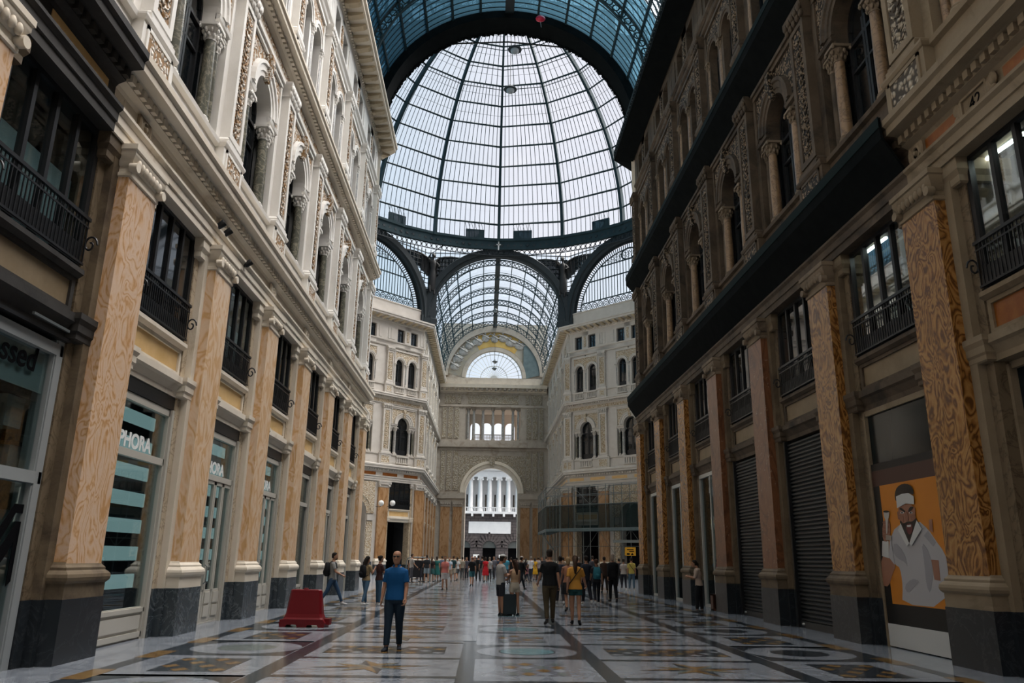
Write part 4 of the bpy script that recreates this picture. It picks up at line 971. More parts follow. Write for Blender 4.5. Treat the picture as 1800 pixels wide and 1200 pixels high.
for k, nm in SIDES:
    az = PI/4*k; n = Vector((sin(az), cos(az))); o = Vector((DC.x, DC.y))+n*AP
    F = frame((o.x, o.y), (-n.x, -n.y))
    halves = {-1: MB(), 1: MB()}
    # curved lattice of the pendentive above the arch
    for j in range(-14, 15):
        x = j*.53; z0 = ACZ+math.sqrt(max(0, 8.05**2-x*x)) if abs(x) < 8.05 else ACZ
        if z0 < 33.5 and abs(x) < HALF+.1: halves[-1 if x < 0 else 1].obox(F, x-.03, x+.03, -.05, .05, z0, 34.3)
    for i in range(15):
        z = 26.9+.5*i; dx = math.sqrt(max(0, 8.05**2-(z-ACZ)**2)) if z-ACZ < 8.05 else 0
        if dx < HALF:
            for s in (-1, 1): halves[s].obox(F, *sorted((s*dx, s*HALF)), -.05, .05, z-.03, z+.03)
    for s in (-1, 1): halves[s].xf(Di).build('spandrel_lattice', 'dark_iron', drum)
    g = MB()
    for s in (-1, 1):
        pts = [(s*8.0*sin(t*PI/2/10), ACZ+8.0*cos(t*PI/2/10)) for t in range(0, 10) if 8.0*sin(t*PI/2/10) < HALF]+[(s*HALF, ACZ+math.sqrt(64-HALF*HALF)), (s*HALF, 34), (0, 34.46)]
        g.add([(u, -.1, z) for u, z in pts], [tuple(range(len(pts)))])
    g.xf(Di @ F).build('spandrel_glass', 'pane_far', drum)
    a = empty('iron_arch', F, label='broad dark iron arch on the %s side of the crossing' % nm, cat='arch', group='arches under the dome', kind='thing')
    g_ = .5 if k == 4 else 0
    b = MB(); b.ringarc([(7.15+g_, -.45), (7.15+g_, .2), (7.35+g_, .25), (7.4+g_, .45), (7.95+g_*.6, .5), (8.05+g_*.6, .3), (8.05+g_*.6, -.45)], 0, ACZ, -.02, PI+.02, 48); b.build('arch_band', 'dark_iron', a)
    b = MB()
    for s in (-1, 1): b.box(*sorted((s*7.1, s*8.1)), -.5, .35, 25.7, 26.6)
    b.build('springers', 'dark_iron', a)
    if k == 4:
        b = MB(); b.ringarc([(7.6, -1.2), (7.6, .3), (7.75, .3), (8.5, -.4), (8.5, -1.2)], 0, ACZ, 0, PI, 48)
        random.seed(1)
        for j in range(260): t = PI*j/260; b.ell((7.62*cos(t), .3+random.uniform(-.1, .1), ACZ+7.62*sin(t)), .12*random.uniform(.5, 1.3), .14, .12, 5, 4)
        b.build('draped_net', 'net', a)
    if k == 0:
        b = MB(); b.box(-1.2, 1.2, .3, .6, ACZ+7.7, ACZ+8.6); b.ell((0, .45, ACZ+8.6), .8, .2, .45, 10, 6); b.build('crest', 'dark_iron', a)
        b = MB(); b.box(-.07, .07, .62, .7, ACZ+7.75, ACZ+8.75); b.box(-.25, .25, .62, .7, ACZ+8.3, ACZ+8.44); b.build('cross', 'white', a)
def lunette(F, label):
    r = empty('lunette_window', F, label=label, cat='window', group='lunettes of the crossing', kind='thing')
    b = MB(); b.ringarc([(6.95, -.3), (6.95, -.2), (7.15, -.2), (7.15, -.3)], 0, ACZ, 0, PI, 40); b.ringarc([(6.35, -.3), (6.35, -.22), (6.45, -.22), (6.45, -.3)], 0, ACZ, 0, PI, 40)
    for j in range(84):
        t = PI*(j+.5)/84; b.tube([(6.42*cos(t), -.26, ACZ+6.42*sin(t)), (7.0*cos(t), -.26, ACZ+7.0*sin(t))], .05, 4, 0, False)
    b.build('border', 'dark_iron', r)
    b = MB()
    for j in range(-17, 18):
        x = j*.37; zt = ACZ+math.sqrt(6.4**2-x*x)
        if zt > 28.2: b.box(x-.03, x+.03, -.3, -.24, 28.05, min(zt, 32.6))
    for z in (28.05, 30.3, 31.7):
        d = math.sqrt(6.4**2-(z-ACZ)**2); b.box(-d, d, -.32, -.2, z-.05, z+.05)
        for j in range(-17, 18):
            if abs(j*.37) < d: b.ell((j*.37, -.24, z), .07, .05, .09, 6, 4)
    for j in range(-8, 9):
        d = math.sqrt(6.4**2-(33-ACZ)**2) if 0 else 6; x = j*.75
        b.tube([(x+.33*cos(2*PI*i/12), -.26, 27.55+.38*sin(2*PI*i/12)) for i in range(13)], .05, 4, 0, False, False)
        b.tube([(x+.16*cos(2*PI*i/8), -.26, 27.55+.18*sin(2*PI*i/8)) for i in range(9)], .05, 4, 0, False, False)
    b.tube([(.9*cos(2*PI*i/20), -.26, 31.7+.05+.55+.6*sin(2*PI*i/20)+0) for i in range(21)], .08, 5, 0, False, False)
    for j in range(60):
        t = PI*(.2+.6*j/59); q = 5.9+.3*sin(j*2.1)
        z = ACZ+q*sin(t)
        if z > 31.8: b.tube([(q*cos(t)+.16*cos(2*PI*i/8), -.26, z+.16*sin(2*PI*i/8)) for i in range(9)], .03, 4, 0, False, False)
    b.build('bars', 'teal_iron', r)
    g = MB(); pts = [(6.9*cos(PI*j/24), ACZ+6.9*sin(PI*j/24)) for j in range(25)]; g.add([(u, -.33, z) for u, z in pts], [tuple(range(25))]); g.build('glass', 'pane_far', r)
for k, nm in SIDES:
    if k in (0, 4): continue
    az = PI/4*k; n = Vector((sin(az), cos(az))); o = Vector((DC.x, DC.y))+n*AP
    lunette(frame((o.x, o.y), (-n.x, -n.y)), 'half-round iron lunette window on the %s side of the crossing' % nm)  # unseen left and right lunettes are added over open arms to bound light
# corner piers and winged figures
for p, lb, s in ((L_FAR, 'left', -1), (R_FAR, 'right', 1)):
    n = (Vector((DC.x, DC.y))-Vector(p)).normalized(); F = frame((p[0], p[1]), (n.x, n.y))
    r = empty('iron_pier', F, label='dark iron pier between the arches at the far %s corner of the crossing' % lb, cat='pier', group='crossing piers', kind='thing')
    MB().wrap([(.1, 25.7), (.1, 26.3), (0, 26.4), (0, 29.2), (.1, 29.3), (.15, 29.6)], .62, .25, -.8).build('shaft', 'dark_iron', r)
    b = MB(); b.prism([(-.25, 29.5), (.25, 29.5), (.3, 33.6), (-.3, 33.6)], -.5, -.3); b.build('mast', 'dark_iron', r)
    a = empty('winged_statue', F @ T(0, .35, 29.4) @ Matrix.Diagonal((1.12, 1.12, 1.15, 1)), label='dark bronze winged figure with a trumpet, far %s corner of the crossing' % lb, cat='statue', group='winged figures', kind='thing')
    b = MB()
    b.loft([[(rx*cos(2*PI*j/12)+ox, ry*sin(2*PI*j/12)+oy, z) for j in range(12)] for z, rx, ry, ox, oy in ((0, .3, .25, 0, 0), (.5, .42, .34, .02, 0), (1.2, .40, .32, 0, .02), (1.8, .33, .27, 0, .02), (2.2, .25, .2, 0, .03), (2.6, .36, .24, 0, .05), (2.95, .30, .2, 0, .06), (3.1, .1, .1, 0, .08), (3.25, .1, .1, 0, .1))], 0, True, True, True)
    b.ell((0, .14, 3.45), .17, .2, .24, 10, 8); b.ell((0, .32, 3.43), .04, .07, .05, 6, 4)
    b.tube([(-.3, .06, 2.85), (-.62, .2, 2.5), (-.45, .45, 2.35)], [.12, .09, .06], 8); b.tube([(.3, .06, 2.85), (.6, .3, 3.1), (.4, .5, 3.5)], [.12, .09, .06], 8)
    b.ell((-.42, .5, 2.33), .07, .08, .07); b.ell((.38, .53, 3.55), .07, .08, .07)
    b.tube([(.15, -.1, .9), (.3, .15, .3), (.28, .3, -.25)], [.2, .15, .08], 8); b.tube([(-.12, 0, .9), (-.2, .1, .2), (-.16, .2, -.35)], [.2, .14, .08], 8)
    b.build('body', 'bronze', a)
    b = MB(); b.ell((0, .1, 3.56), .2, .2, .17, 10, 6); b.build('hair', 'bronze', a)
    for q in (-1, 1):
        b = MB(); out = [(.12, 2.7), (.5, 3.3), (1.1, 3.62), (1.9, 3.8), (2.7, 3.86), (3.3, 3.7), (2.9, 3.45), (2.75, 3.2), (2.35, 3.12), (2.2, 2.85), (1.8, 2.75), (1.65, 2.45), (1.25, 2.35), (1.1, 2.0), (.75, 1.85), (.5, 1.5), (.2, 1.6)]
        b.prism([(q*x, z) for x, z in out], -.34, -.2)
        for i in range(8): b.tube([(q*(.4+.33*i), -.18, 3.2+.07*i), (q*(.45+.33*i), -.17, 1.9+.19*i)], [.1, .04], 6)
        b.tube([(q*.1, -.18, 2.7), (q*.5, -.18, 3.28), (q*1.1, -.18, 3.6), (q*1.9, -.18, 3.78), (q*2.8, -.2, 3.84)], [.13, .13, .11, .09, .05], 8)
        b.build('wing', 'bronze', a)
    b = MB(); b.tube([(.4, .5, 3.5), (.1, .75, 3.7), (-.6, 1.2, 4.3)], [.03, .035, .05], 8); b.lathe([(.05, 0), (.16, .25), (.17, .26)], n=10); b.build('trumpet', 'bronze', a)
# ------------------------------------------------------------------ barrel vaults
def vault(y0, y1, ribs, label, gm, R=7.5, bars_per=10, stations=14, bw=.022, pw=.05):
    r = empty('glass_vault', T(CX, (y0+y1)/2, ACZ), label=label, cat='vault', kind='thing'); o = (y0+y1)/2
    for y in ribs:
        b = MB(); Yl = y-o
        for q0, q1 in ((R-.02, R+.08), (R-.62, R-.54)):
            b.ringarc([(q0, Yl-.07), (q0, Yl+.07), (q1, Yl+.07), (q1, Yl-.07)], 0, 0, 0, PI, 56)
        k = 46
        for j in range(k):
            t = PI*(j+.5)/k; c = (R-.28)
            b.tube([((c+.2*cos(2*PI*i/8))*cos(t)-.2*sin(2*PI*i/8)*sin(t), Yl, (c+.2*cos(2*PI*i/8))*sin(t)+.2*sin(2*PI*i/8)*cos(t)) for i in range(9)], .045, 4, 0, False, False)
        b.build('lattice_rib', 'teal_iron', r)
    for j in range(1, stations):
        t = PI*j/stations; b = MB(); a = t
        b.obox(Matrix.Rotation(PI/2-t, 4, 'Y'), -pw, pw, y0-o, y1-o, R-.1, R+.06) ; b.build('purlin', 'teal_iron', r)
        if abs(t-PI/2) < .01:
            b = MB(); b.box(-.28, .28, y0-o, y1-o, R-.2, R-.14); b.build('gutter_walk', 'dark_iron', r)
    b = MB(); n = int((y1-y0)/(PITCH/bars_per))
    for j in range(1, n):
        y = y0-o+(y1-y0)*j/n; b.ringarc([(R-.02, y-bw), (R-.02, y+bw), (R+.03, y+bw), (R+.03, y-bw)], 0, 0, 0, PI, 40)
    b.build('glazing_bars', 'teal_iron', r)
    for nm, ya, yb, g_ in gm:
        b = MB(); k = 56; b.loft([[(R*cos(PI*i/k), y, R*sin(PI*i/k)) for i in range(k+1)] for y in (ya-o, yb-o)], 0, False, False); b.build(nm, g_, r)
    return r
vault(-9, YN-.6, [axY(k) for k in range(-3, 7) if axY(k) < YN-1], 'glass barrel vault over the near hall, sky blue painted into its end panes', [('clear_glass', -9, 34.5, 'pane_dome'), ('sky_painted_glass', 34.5, YN-.6, 'pane_vault')], 8.1, 10, 14, .034, .06)  # end panes hold the sky's blue; unseen panes stay clear for more light
vault(YF+.3, YE, [FA0+.6+PITCH*k for k in range(6)], 'iron and glass barrel vault over the far arm', [('glass', YF+.3, YE, 'pane_far')], 7.3, 2, 14, .014, .035)
# ------------------------------------------------------------------ end wall of the far arm
FE = frame((CX, YE), (0, -1))     # u = -x
K = YE/104.0
def hz(z): return CAM_H+(z-CAM_H)*K
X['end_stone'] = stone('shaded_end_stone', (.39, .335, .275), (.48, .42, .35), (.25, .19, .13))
X['end_carved'] = carved('end_wall_relief', (.42, .37, .295), (.29, .235, .16), 6, .42)
X['loggia'] = plain('loggia_plaster', (.72, .60, .50), .7, .2)
b = MB(); AZ, AR2 = hz(9.95), 3.56
LO0, LO1, LW = hz(16.95), hz(21.45), 3.84
b.archwall(0, 7.8, 0, LO0, AR2, AZ, -1.6, 0, 0, 28)
for s in (-1, 1): b.box(*sorted((s*LW, s*7.8)), -1.6, 0, LO0, LO1, 0)
b.box(-7.8, 7.8, -1.6, 0, LO1, hz(25.6), 0)
b.ringarc([(AR2, 0), (AR2, .1), (AR2+.35, .1), (AR2+.4, .2), (AR2+.75, .2), (AR2+.8, 0)], 0, AZ, 0, PI, 30, 2)
b.prism([(-.3, AZ+AR2-.1), (.3, AZ+AR2-.1), (.4, AZ+AR2+1.3), (-.4, AZ+AR2+1.3)], 0, .4, 1)
b.archwall(0, 4.6, AZ, AZ+AR2+1.5, AR2+.85, AZ, 0, .05, 1, 24)
for z0, z1, p in ((hz(15.6), hz(15.8), .1), (hz(16.0), hz(16.7), .35), (hz(16.7), LO0, .2), (hz(21.5), hz(21.8), .15), (hz(23.3), hz(23.5), .15), (hz(9.2), hz(9.9), .25), (hz(8.8), hz(9.2), .12)):
    if z0 < AZ:
        for s in (-1, 1): b.box(*sorted((s*(AR2+.02), s*7.5)), 0, p, z0, z1, 0)
    else: b.box(-7.5, 7.5, 0, p, z0, z1, 0)
b.extr([(0, hz(23.5)), (.2, hz(23.7)), (.2, hz(23.95)), (.9, hz(24.05)), (1.0, hz(24.5)), (.0, hz(24.6))], -7.5, 7.5, 2)
for i in range(24): b.box(-7.2+14.4*i/23-.14, -7.2+14.4*i/23+.14, .2, .75, hz(23.75), hz(24.02), 0)
for s in (-1, 1):
    for u0, u1 in ((4.7, 5.3), (5.6, 6.2), (6.5, 7.0)):
        b.box(*sorted((s*u0, s*u1)), 0, .12, hz(10.3), hz(15.5), 1); b.box(*sorted((s*u0, s*u1)), 0, .12, hz(17.2), hz(21.4), 1)
    b.box(*sorted((s*4.5, s*5.0)), 0, .2, hz(21.9), hz(23.2), 1)
    b.box(*sorted((s*5.3, s*6.8)), 0, .12, hz(21.9), hz(23.2), 1)
b.box(-3.5, 3.5, 0, .1, hz(21.95), hz(23.15), 1)
# floor, back and arches of the loggia
b.box(-7.8, 7.8, -6, -1.6, LO0-.4, LO0, 0); b.box(-7.8, 7.8, -6, -1.6, LO1, LO1+.4, 3)
for u0, u1 in ((-7.8, -3.4), (3.4, 7.8)): b.box(u0, u1, -6, -5.6, LO0, LO1, 3)
for i in range(4): c = -2.55+1.7*i; b.archwall(c, .85, LO0, LO1, .7, hz(19.6), -6, -5.7, 3, 10)
# passage to the street
for s in (-1, 1): b.box(*sorted((s*AR2, s*(AR2+1))), -2.4, -1.6, 0, AZ, 2)
b.ringarc([(AR2, -2.4), (AR2, -1.6), (AR2+.6, -1.6), (AR2+.6, -2.4)], 0, AZ, 0, PI, 28, 2)
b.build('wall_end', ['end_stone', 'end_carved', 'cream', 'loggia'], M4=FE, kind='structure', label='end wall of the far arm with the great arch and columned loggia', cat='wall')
for i, u in enumerate((-6.2, -4.55, 4.55, 6.2)):
    r = empty('end_pilaster', FE @ T(u, 0, 0), label='broad orange marble pilaster %s the street arch' % ('left of', 'directly left of', 'directly right of', 'right of')[[3, 2, 1, 0].index(i)] if 0 else '%s orange marble pilaster %s of the street arch' % (('outer', 'inner', 'inner', 'outer')[i], 'right' if u < 0 else 'left'), cat='pilaster', kind='thing')
    MB().box(-.72, .72, -.1, .3, 0, 1.0).build('dado', 'slate', r); MB().wrap([(.1, 1.0), (.1, 1.4), (0, 1.5)], .65, .18, -.1).build('base', 'cream', r)
    MB().box(-.62, .62, -.1, .18, 1.5, hz(8.1)).build('shaft', 'amber_far', r)
    bb = MB(); bb.wrap([(0, hz(8.1)), (.05, hz(8.15)), (.02, hz(8.3)), (.15, hz(8.75)), (.15, hz(8.85))], .62, .18, -.1)
    for j in range(5): bb.ell((-.5+.25*j, .25, hz(8.5)), .12, .08, .15, 7, 5)
    bb.build('capital', 'end_stone', r)
lc = None
for i in range(7):
    x = (-2.55-.66, -2.55+.1, -1.2, .17, 1.55, 2.9, 3.65)[i]-.0
    u = -(x-.18)*1.02; h = LO1-LO0-.02
    lb = '%s grey column of the loggia above the street arch' % (ORD[i]+' from the left')
    if lc is None:
        lc = column(h, .2, 'grey_marble', 'end_stone', 'loggia_column'); lc.matrix_local = FE @ T(u, -.4, LO0); tag(lc, lb, 'column', 'loggia columns', 'thing')
    else: dup(lc, FE @ T(u, -.4, LO0), None, lb, 'loggia columns')
for i in range(4):
    u = 2.05-1.38*i+.02; r = empty('loggia_railing', FE @ T(u, -.4, LO0), label='%s balustrade between the loggia columns' % (ORD[i]+' from the left'), cat='balustrade', group='loggia balustrades', kind='thing')
    MB().box(-.5, .5, -.08, .08, .8, .9).build('rail', 'end_stone', r)
    for j in range(6): bb = MB(); bb.lathe([(.05, 0), (.03, .2), (.06, .4), (.03, .7), (.05, .8)], -.4+.16*j, 0, 6); bb.build('baluster', 'end_stone', r)
# lunette above: fan window, painted figures, tarpaulin
b = MB(); LB = hz(25.55); FR_ = 4.05
b.archwall(0, 7.6, LB-.2, 34.2, FR_, LB, -.6, -.2, 0, 32)
b.ringarc([(FR_, -.25), (FR_, .0), (FR_+.5, .0), (FR_+.55, -.25)], 0, LB, 0, PI, 36, 0)
b.ringarc([(6.5, -.25), (6.5, .1), (7.3, .2), (7.3, -.25)], 0, ACZ, 0, PI, 40, 0)
b.build('wall_lunette', ['end_stone'], M4=FE, kind='structure', label='half-round wall above the end cornice', cat='wall')
r = empty('painted_lunette', FE, label='gold ground fresco with pale figures round the fan window', cat='fresco', kind='thing')
def annulus(b, r0, r1, t0, t1, v, cz0, cz1, mi=0, n=24):
    """band between the fan arch and the outer arch, cut at height and angle"""
    for i in range(n):
        a, c = t0+(t1-t0)*i/n, t0+(t1-t0)*(i+1)/n
        b.quad((r0*cos(a), v, cz0+r0*sin(a)), (r1*cos(a), v, cz1+r1*sin(a)), (r1*cos(c), v, cz1+r1*sin(c)), (r0*cos(c), v, cz0+r0*sin(c)), mi)
X['gold'] = plain('gold_fresco_ground', (.50, .30, .07), .5, .3, 0, (.62, .42, .14), 1.2)
b = MB(); annulus(b, FR_+.6, 6.45, rad(62), rad(128), -.18, LB, ACZ); b.build('gold_ground', 'gold', r)
X['grey_fresco'] = plain('grey_fresco_ground', (.30, .28, .24), .6, .3, 0, (.40, .34, .24), 1.5)
for t0, t1 in ((.05, rad(62)), (rad(128), PI-.05)): b = MB(); annulus(b, FR_+.6, 6.45, t0, t1, -.18, LB, ACZ); b.build('grey_ground', 'grey_fresco', r)
X['fresco_pale'] = plain('fresco_figure_paint', (.52, .49, .45), .6, .3, 0, (.24, .21, .18), 3.5)
random.seed(11)
for i in range(13):
    t = .25+(PI-.5)*i/12; q = 5.75+.15*sin(i*3); c = (q*cos(t), q*sin(t)+(LB+ACZ)/2)
    if -6.6 < c[0] < -4.0 : continue
    b = MB(); b.ell((c[0], -.14, c[1]), .55+.3*random.random(), .12, .55, 9, 6); b.ell((c[0]+.1, -.1, c[1]+.72), .16, .12, .19, 7, 5)
    b.tube([(c[0], -.1, c[1]+.3), (c[0]+.6, -.05, c[1]+.5+.3*random.random()), (c[0]+1.0, -.05, c[1]+.4)], [.13, .1, .06], 6); b.tube([(c[0], -.1, c[1]+.3), (c[0]-.5, -.05, c[1]), (c[0]-.9, -.05, c[1]+.2)], [.13, .1, .06], 6)
    b.build('figure', 'fresco_pale', r)
r = empty('fan_window', FE, label='half-round fan window under the fresco in the end wall', cat='window', kind='thing')
b = MB()
for j in range(1, 18):
    t = PI*j/18; b.tube([(.5*cos(t), -.45, LB+.5*sin(t)), (FR_*cos(t), -.45, LB+FR_*sin(t))], .03, 4, 0, False)
for q in (1.9, 3.55, FR_-.05): b.ringarc([(q-.04, -.5), (q-.04, -.4), (q+.04, -.4), (q+.04, -.5)], 0, LB, 0, PI, 30)
b.ringarc([(0, -.5), (0, -.4), (.5, -.4), (.5, -.5)], 0, LB, 0, PI, 16); b.build('bars', 'white_iron', r)
b = MB(); pts = [(FR_*cos(PI*j/24), LB+FR_*sin(PI*j/24)) for j in range(25)]; b.add([(u, -.55, z) for u, z in pts], [tuple(range(25))]); b.build('glass', 'pane_far', r)
b = MB(); b.add([], []); pts = [(-4.15, LB-.05)]+[(-6.9*cos(t), ACZ+6.9*sin(t)) for t in (rad(3), rad(12), rad(20), rad(28), rad(36), rad(44), rad(52.8))]
b.prism(pts, -.1, -.02); b.build('tarpaulin', 'tarp', M4=FE, label='grey-green tarpaulin covering the right part of the end lunette', cat='tarpaulin', kind='thing')
# hanging lamps
for i, (px, py, ax, val, s, lb) in enumerate(((905, 88, 1, 58, 1.0, 'upper hanging globe lamp under the dome'), (897, 158, 1, 62, 1.0, 'lower hanging globe lamp under the dome'), (871, 546, 1, 92, .6, 'topmost hanging lamp of the far arm'), (870, 636, 1, 96, .6, 'middle hanging lamp of the far arm before the fan window'), (869, 648, 1, 101, .6, 'lowest hanging lamp of the far arm before the fan window'))):
    p = back(px, py, ax, val); r = empty('hanging_lamp', T(*p), label=lb, cat='lamp', group='hanging lamps', kind='thing')
    top = (DC.z+17.8-p.z) if i < 2 else ACZ+7.2-p.z
    MB().tube([(0, 0, .4*s), (0, 0, top)], .03 if i < 2 else .008, 4).build('cable', 'iron', r)
    b = MB(); b.lathe([(.08*s, .55*s), (.2*s, .4*s), (.62*s, .05*s), (.6*s, 0)], n=14); b.build('shade', 'dark_iron', r); b = MB(); b.ell((0, 0, -.02), .38*s, .38*s, .36*s, 12, 8); b.build('globe', 'grey_frame', r)
p = back(950, 33, 1, 39.6); r = empty('balloon', T(*p), label='red foil balloon caught under the near edge of the glass roof', cat='balloon', kind='thing')
b = MB(); b.ell((0, 0, 0), .3, .2, .2, 12, 8); b.build('envelope', 'balloon_red' if 'balloon_red' in X else X.setdefault('balloon_red', plain('red_foil', (.62, .02, .06), .3, .5)), r); MB().tube([(0, 0, -.2), (.05, 0, -.6)], .008, 4).build('string', 'white', r)
# ------------------------------------------------------------------ theatre across the street
X['t_white'] = plain('pale_theatre_stone', (.62, .62, .63), .6, .3, 0, (.72, .72, .72), .8)
t = NT('rusticated_lava_stone'); v = t.coords(1, False); br = t.n('ShaderNodeTexBrick'); br.inputs['Scale'].default_value = 1; br.inputs['Brick Width'].default_value = 1.3; br.inputs['Row Height'].default_value = .48; br.inputs['Mortar Size'].default_value = .03
sx = t.n('ShaderNodeSeparateXYZ'); cx = t.n('ShaderNodeCombineXYZ'); t.l(v, sx.inputs[0]); t.l(sx.outputs[0], cx.inputs[0]); t.l(sx.outputs[2], cx.inputs[1]); t.l(cx.outputs[0], br.inputs[0])
br.inputs[1].default_value = (.075, .062, .062, 1); br.inputs[2].default_value = (.105, .088, .085, 1); br.inputs[3].default_value = (.03, .026, .026, 1); t.bsdf(br.outputs[0], .8, .2); X['rustic'] = t.m
YT = 135.0; FT = frame((CX, YT), (0, -1))
th = empty('theatre', FT, label='pale columned theatre on a dark rusticated ground floor seen through the street arch', cat='building', kind='thing')
b = MB()
for i in range(-3, 4): b.archwall(4.3*i, 2.15, 0, 9.0, 1.1, 3.35, -2, 0, 0, 14)
for i in range(-3, 4):
    for j in range(11):
        a = PI*(j+.5)/11; st = MB(); st.box(1.15, 2.3+.25*(j % 2), 0, .12, -.16, .16); st.xf(T(4.3*i, 0, 3.35) @ Matrix.Rotation(-a, 4, 'Y')); b.add(st.v, st.f)
b.build('ground_floor', 'rustic', th)
b = MB(); b.box(-16, 16, -2.2, -1.9, 0, 9); b.build('porch_back', 'void', th)
for i in range(-3, 4):
    b = MB(); pts = [(4.3*i+1.1*cos(PI*j/14), 3.35+1.1*sin(PI*j/14)) for j in range(15)]; b.prism(pts, -.8, -.7); b.build('fanlight', 'steel', th)
b = MB(); b.box(-16, 16, -1.2, .6, 8.95, 9.35); b.box(-16, 16, .35, .5, 9.95, 10.05)
for i in range(110): b.box(-15.9+.29*i-.05, -15.9+.29*i+.05, .36, .48, 9.35, 9.95)
for i in range(18): b.box(-15+1.8*i-.18, -15+1.8*i+.18, 0, .6, 8.5, 8.95)
b.build('balcony', 't_white', th)
b = MB(); b.box(-16, 16, -5, -1.8, 9.3, 17.8); b.box(-16, 16, -1.8, -.1, 15.2, 16.2); b.extr([(-1.8, 16.2), (.4, 16.25), (.6, 16.5), (.6, 16.75), (-1.8, 16.9)], -16, 16); b.build('upper_floor', 't_white', th)
b = MB(); b.box(-16, 16, -4, .1, 16.9, 17.8); 
for i in range(40): b.box(-15.8+.8*i-.15, -15.8+.8*i+.15, .1, .35, 17.1, 17.6)
b.build('attic_frieze', 'rustic', th)
for i in range(-9, 9):
    x = 1.62*i-.1+.0; b = MB(); b.lathe([(.46, 9.35), (.46, 9.6), (.40, 9.7), (.38, 12), (.33, 14.5), (.36, 14.6), (.46, 14.75), (.5, 14.9)], -x, -.6, 16); b.box(-x-.5, -x+.5, -1.1, -.1, 14.9, 15.2); b.tube([(-x-.42, -.55, 14.78), (-x-.42, -.1, 14.78)], .16, 10); b.tube([(-x+.42, -.55, 14.78), (-x+.42, -.1, 14.78)], .16, 10); b.build('column', 't_white', th)
for i in range(-9, 9):
    b = MB(); b.box(-1.62*i-.75-.25, -1.62*i-.75+.0, -1.8, -1.76, 9.4, 12.3); b.build('window', 'pane_dark', th)
b = MB(); b.box(-3.6, 3.55, .02, .12, 5.7, 7.65); b.build('plaque', 't_white', th)
for s in (-1, 1): MB().box(s*2.15-.5, s*2.15+.5, .05, .15, 1.75, 2.25).build('notice_board', 'white', th)
MB().box(-40, 40, -.5, 30, -.05, -.02).build('ground_street', plain('street_paving', (.12, .12, .12), .8, .2, 0, (.18, .18, .18), .5), M4=FT @ T(0, 0, 0), kind='structure')
# ------------------------------------------------------------------ scaffold on the right corner
def scaffold():
    r = empty('scaffold', FDRs, label='tube scaffold with green netted deck on the right corner of the crossing', cat='scaffold', kind='thing')
    inv = FDRs.inverted()
    def W(x, y, z): return inv @ Vector((x, y, z))
    zb, zt, top = 4.55, 6.75, 8.6
    # path of the deck edge: along the corner facade, then round into the far arm
    e0 = FDRs @ Vector((0, 2.0, 0)); e1v = Vector((CX+HW-2.0, YF-.83, 0)); e2 = Vector((CX+HW-2.0, YF+10.5, 0))
    segs = [(e0, e1v), (e1v, e2)]
    for (a, c) in segs:
        d = (c-a); L = d.length; d.normalize(); n = Vector((-d.y, d.x, 0))
        if n.dot(Vector((CX, DC.y, 0))-a) < 0: n = -n
        k = max(2, round(L/1.75))
        for j in range(k+1):
            p = a+d*(L*j/k)
            for off, nm in ((0, 'standard'), (-1.3, 'standard')):
                q = p+n*off; b = MB(); b.tube([W(q.x, q.y, 0 if j % 2 == 0 or off else 4.5), W(q.x, q.y, top)], .035, 6); b.build(nm, 'steel', r)
            if j < k:
                q = a+d*(L*(j+1)/k); b = MB(); b.tube([W(p.x, p.y, top-.3 if j % 2 else zt), W(q.x, q.y, zt if j % 2 else top-.3)], .02, 5)
                i0, i1 = p-n*1.3, q-n*1.3; b.tube([W(i0.x, i0.y, 2.2 if j % 2 else 4.4), W(i1.x, i1.y, 4.4 if j % 2 else 2.2)], .02, 5); b.build('brace', 'steel', r)
                b = MB(); b.quad(W(p.x, p.y, zb), W(q.x, q.y, zb), W(q.x, q.y, zt), W(p.x, p.y, zt)); b.build('net', 'scaf_net', r)
        for z in (1.0, 2.9, 4.5, zt, 7.7, top-.05):
            for off in (0, -1.3):
                if z < 4 and off == 0: continue
                p, q = a+n*off, c+n*off; b = MB(); b.tube([W(p.x, p.y, z), W(q.x, q.y, z)], .03, 6); b.build('ledger', 'steel', r)
        b = MB(); p, q, p2, q2 = a, c, a-n*1.35, c-n*1.35
        b.loft([[W(v.x, v.y, z) for v in (p, q, q2, p2)] for z in (zb-.28, zb)]); b.build('deck', 'tarp', r)
    b = MB(); p = e1v+Vector((0, 4, 0)); b.tube([W(p.x, p.y, zb-.3), W(p.x+.5, p.y-1, 3.2), W(p.x+1.2, p.y-1, 2.4)], .07, 8); b.build('chute', 'steel', r)
    b = MB()
scaffold()
p = FDRs @ Vector((5.2, 1.0, 0)); s_ = back(1108, 969, 1, 70.2)
r = empty('warning_sign', frame((s_.x, 70.2), (-.4, -1)) @ T(0, 0, s_.z), label='small yellow warning sign hanging on the right scaffold', cat='sign', kind='thing')
MB().box(-.48, .48, -.02, .02, -.36, .36).build('board', plain('yellow_sign', (.72, .36, .02), .5, .3), r)
b = MB(); b.box(-.3, .3, .02, .03, .12, .2); b.box(-.34, .1, .02, .03, -.02, .06); b.prism([(-.3, -.3), (-.05, -.3), (-.17, -.1)], .02, .03); b.box(.05, .32, .02, .03, -.28, -.14); b.build('print', 'black_letter', r)
MB().box(-1.5, 1.6, -.3, -.26, .75, 1.0).build('cross_board', 'steel', r)
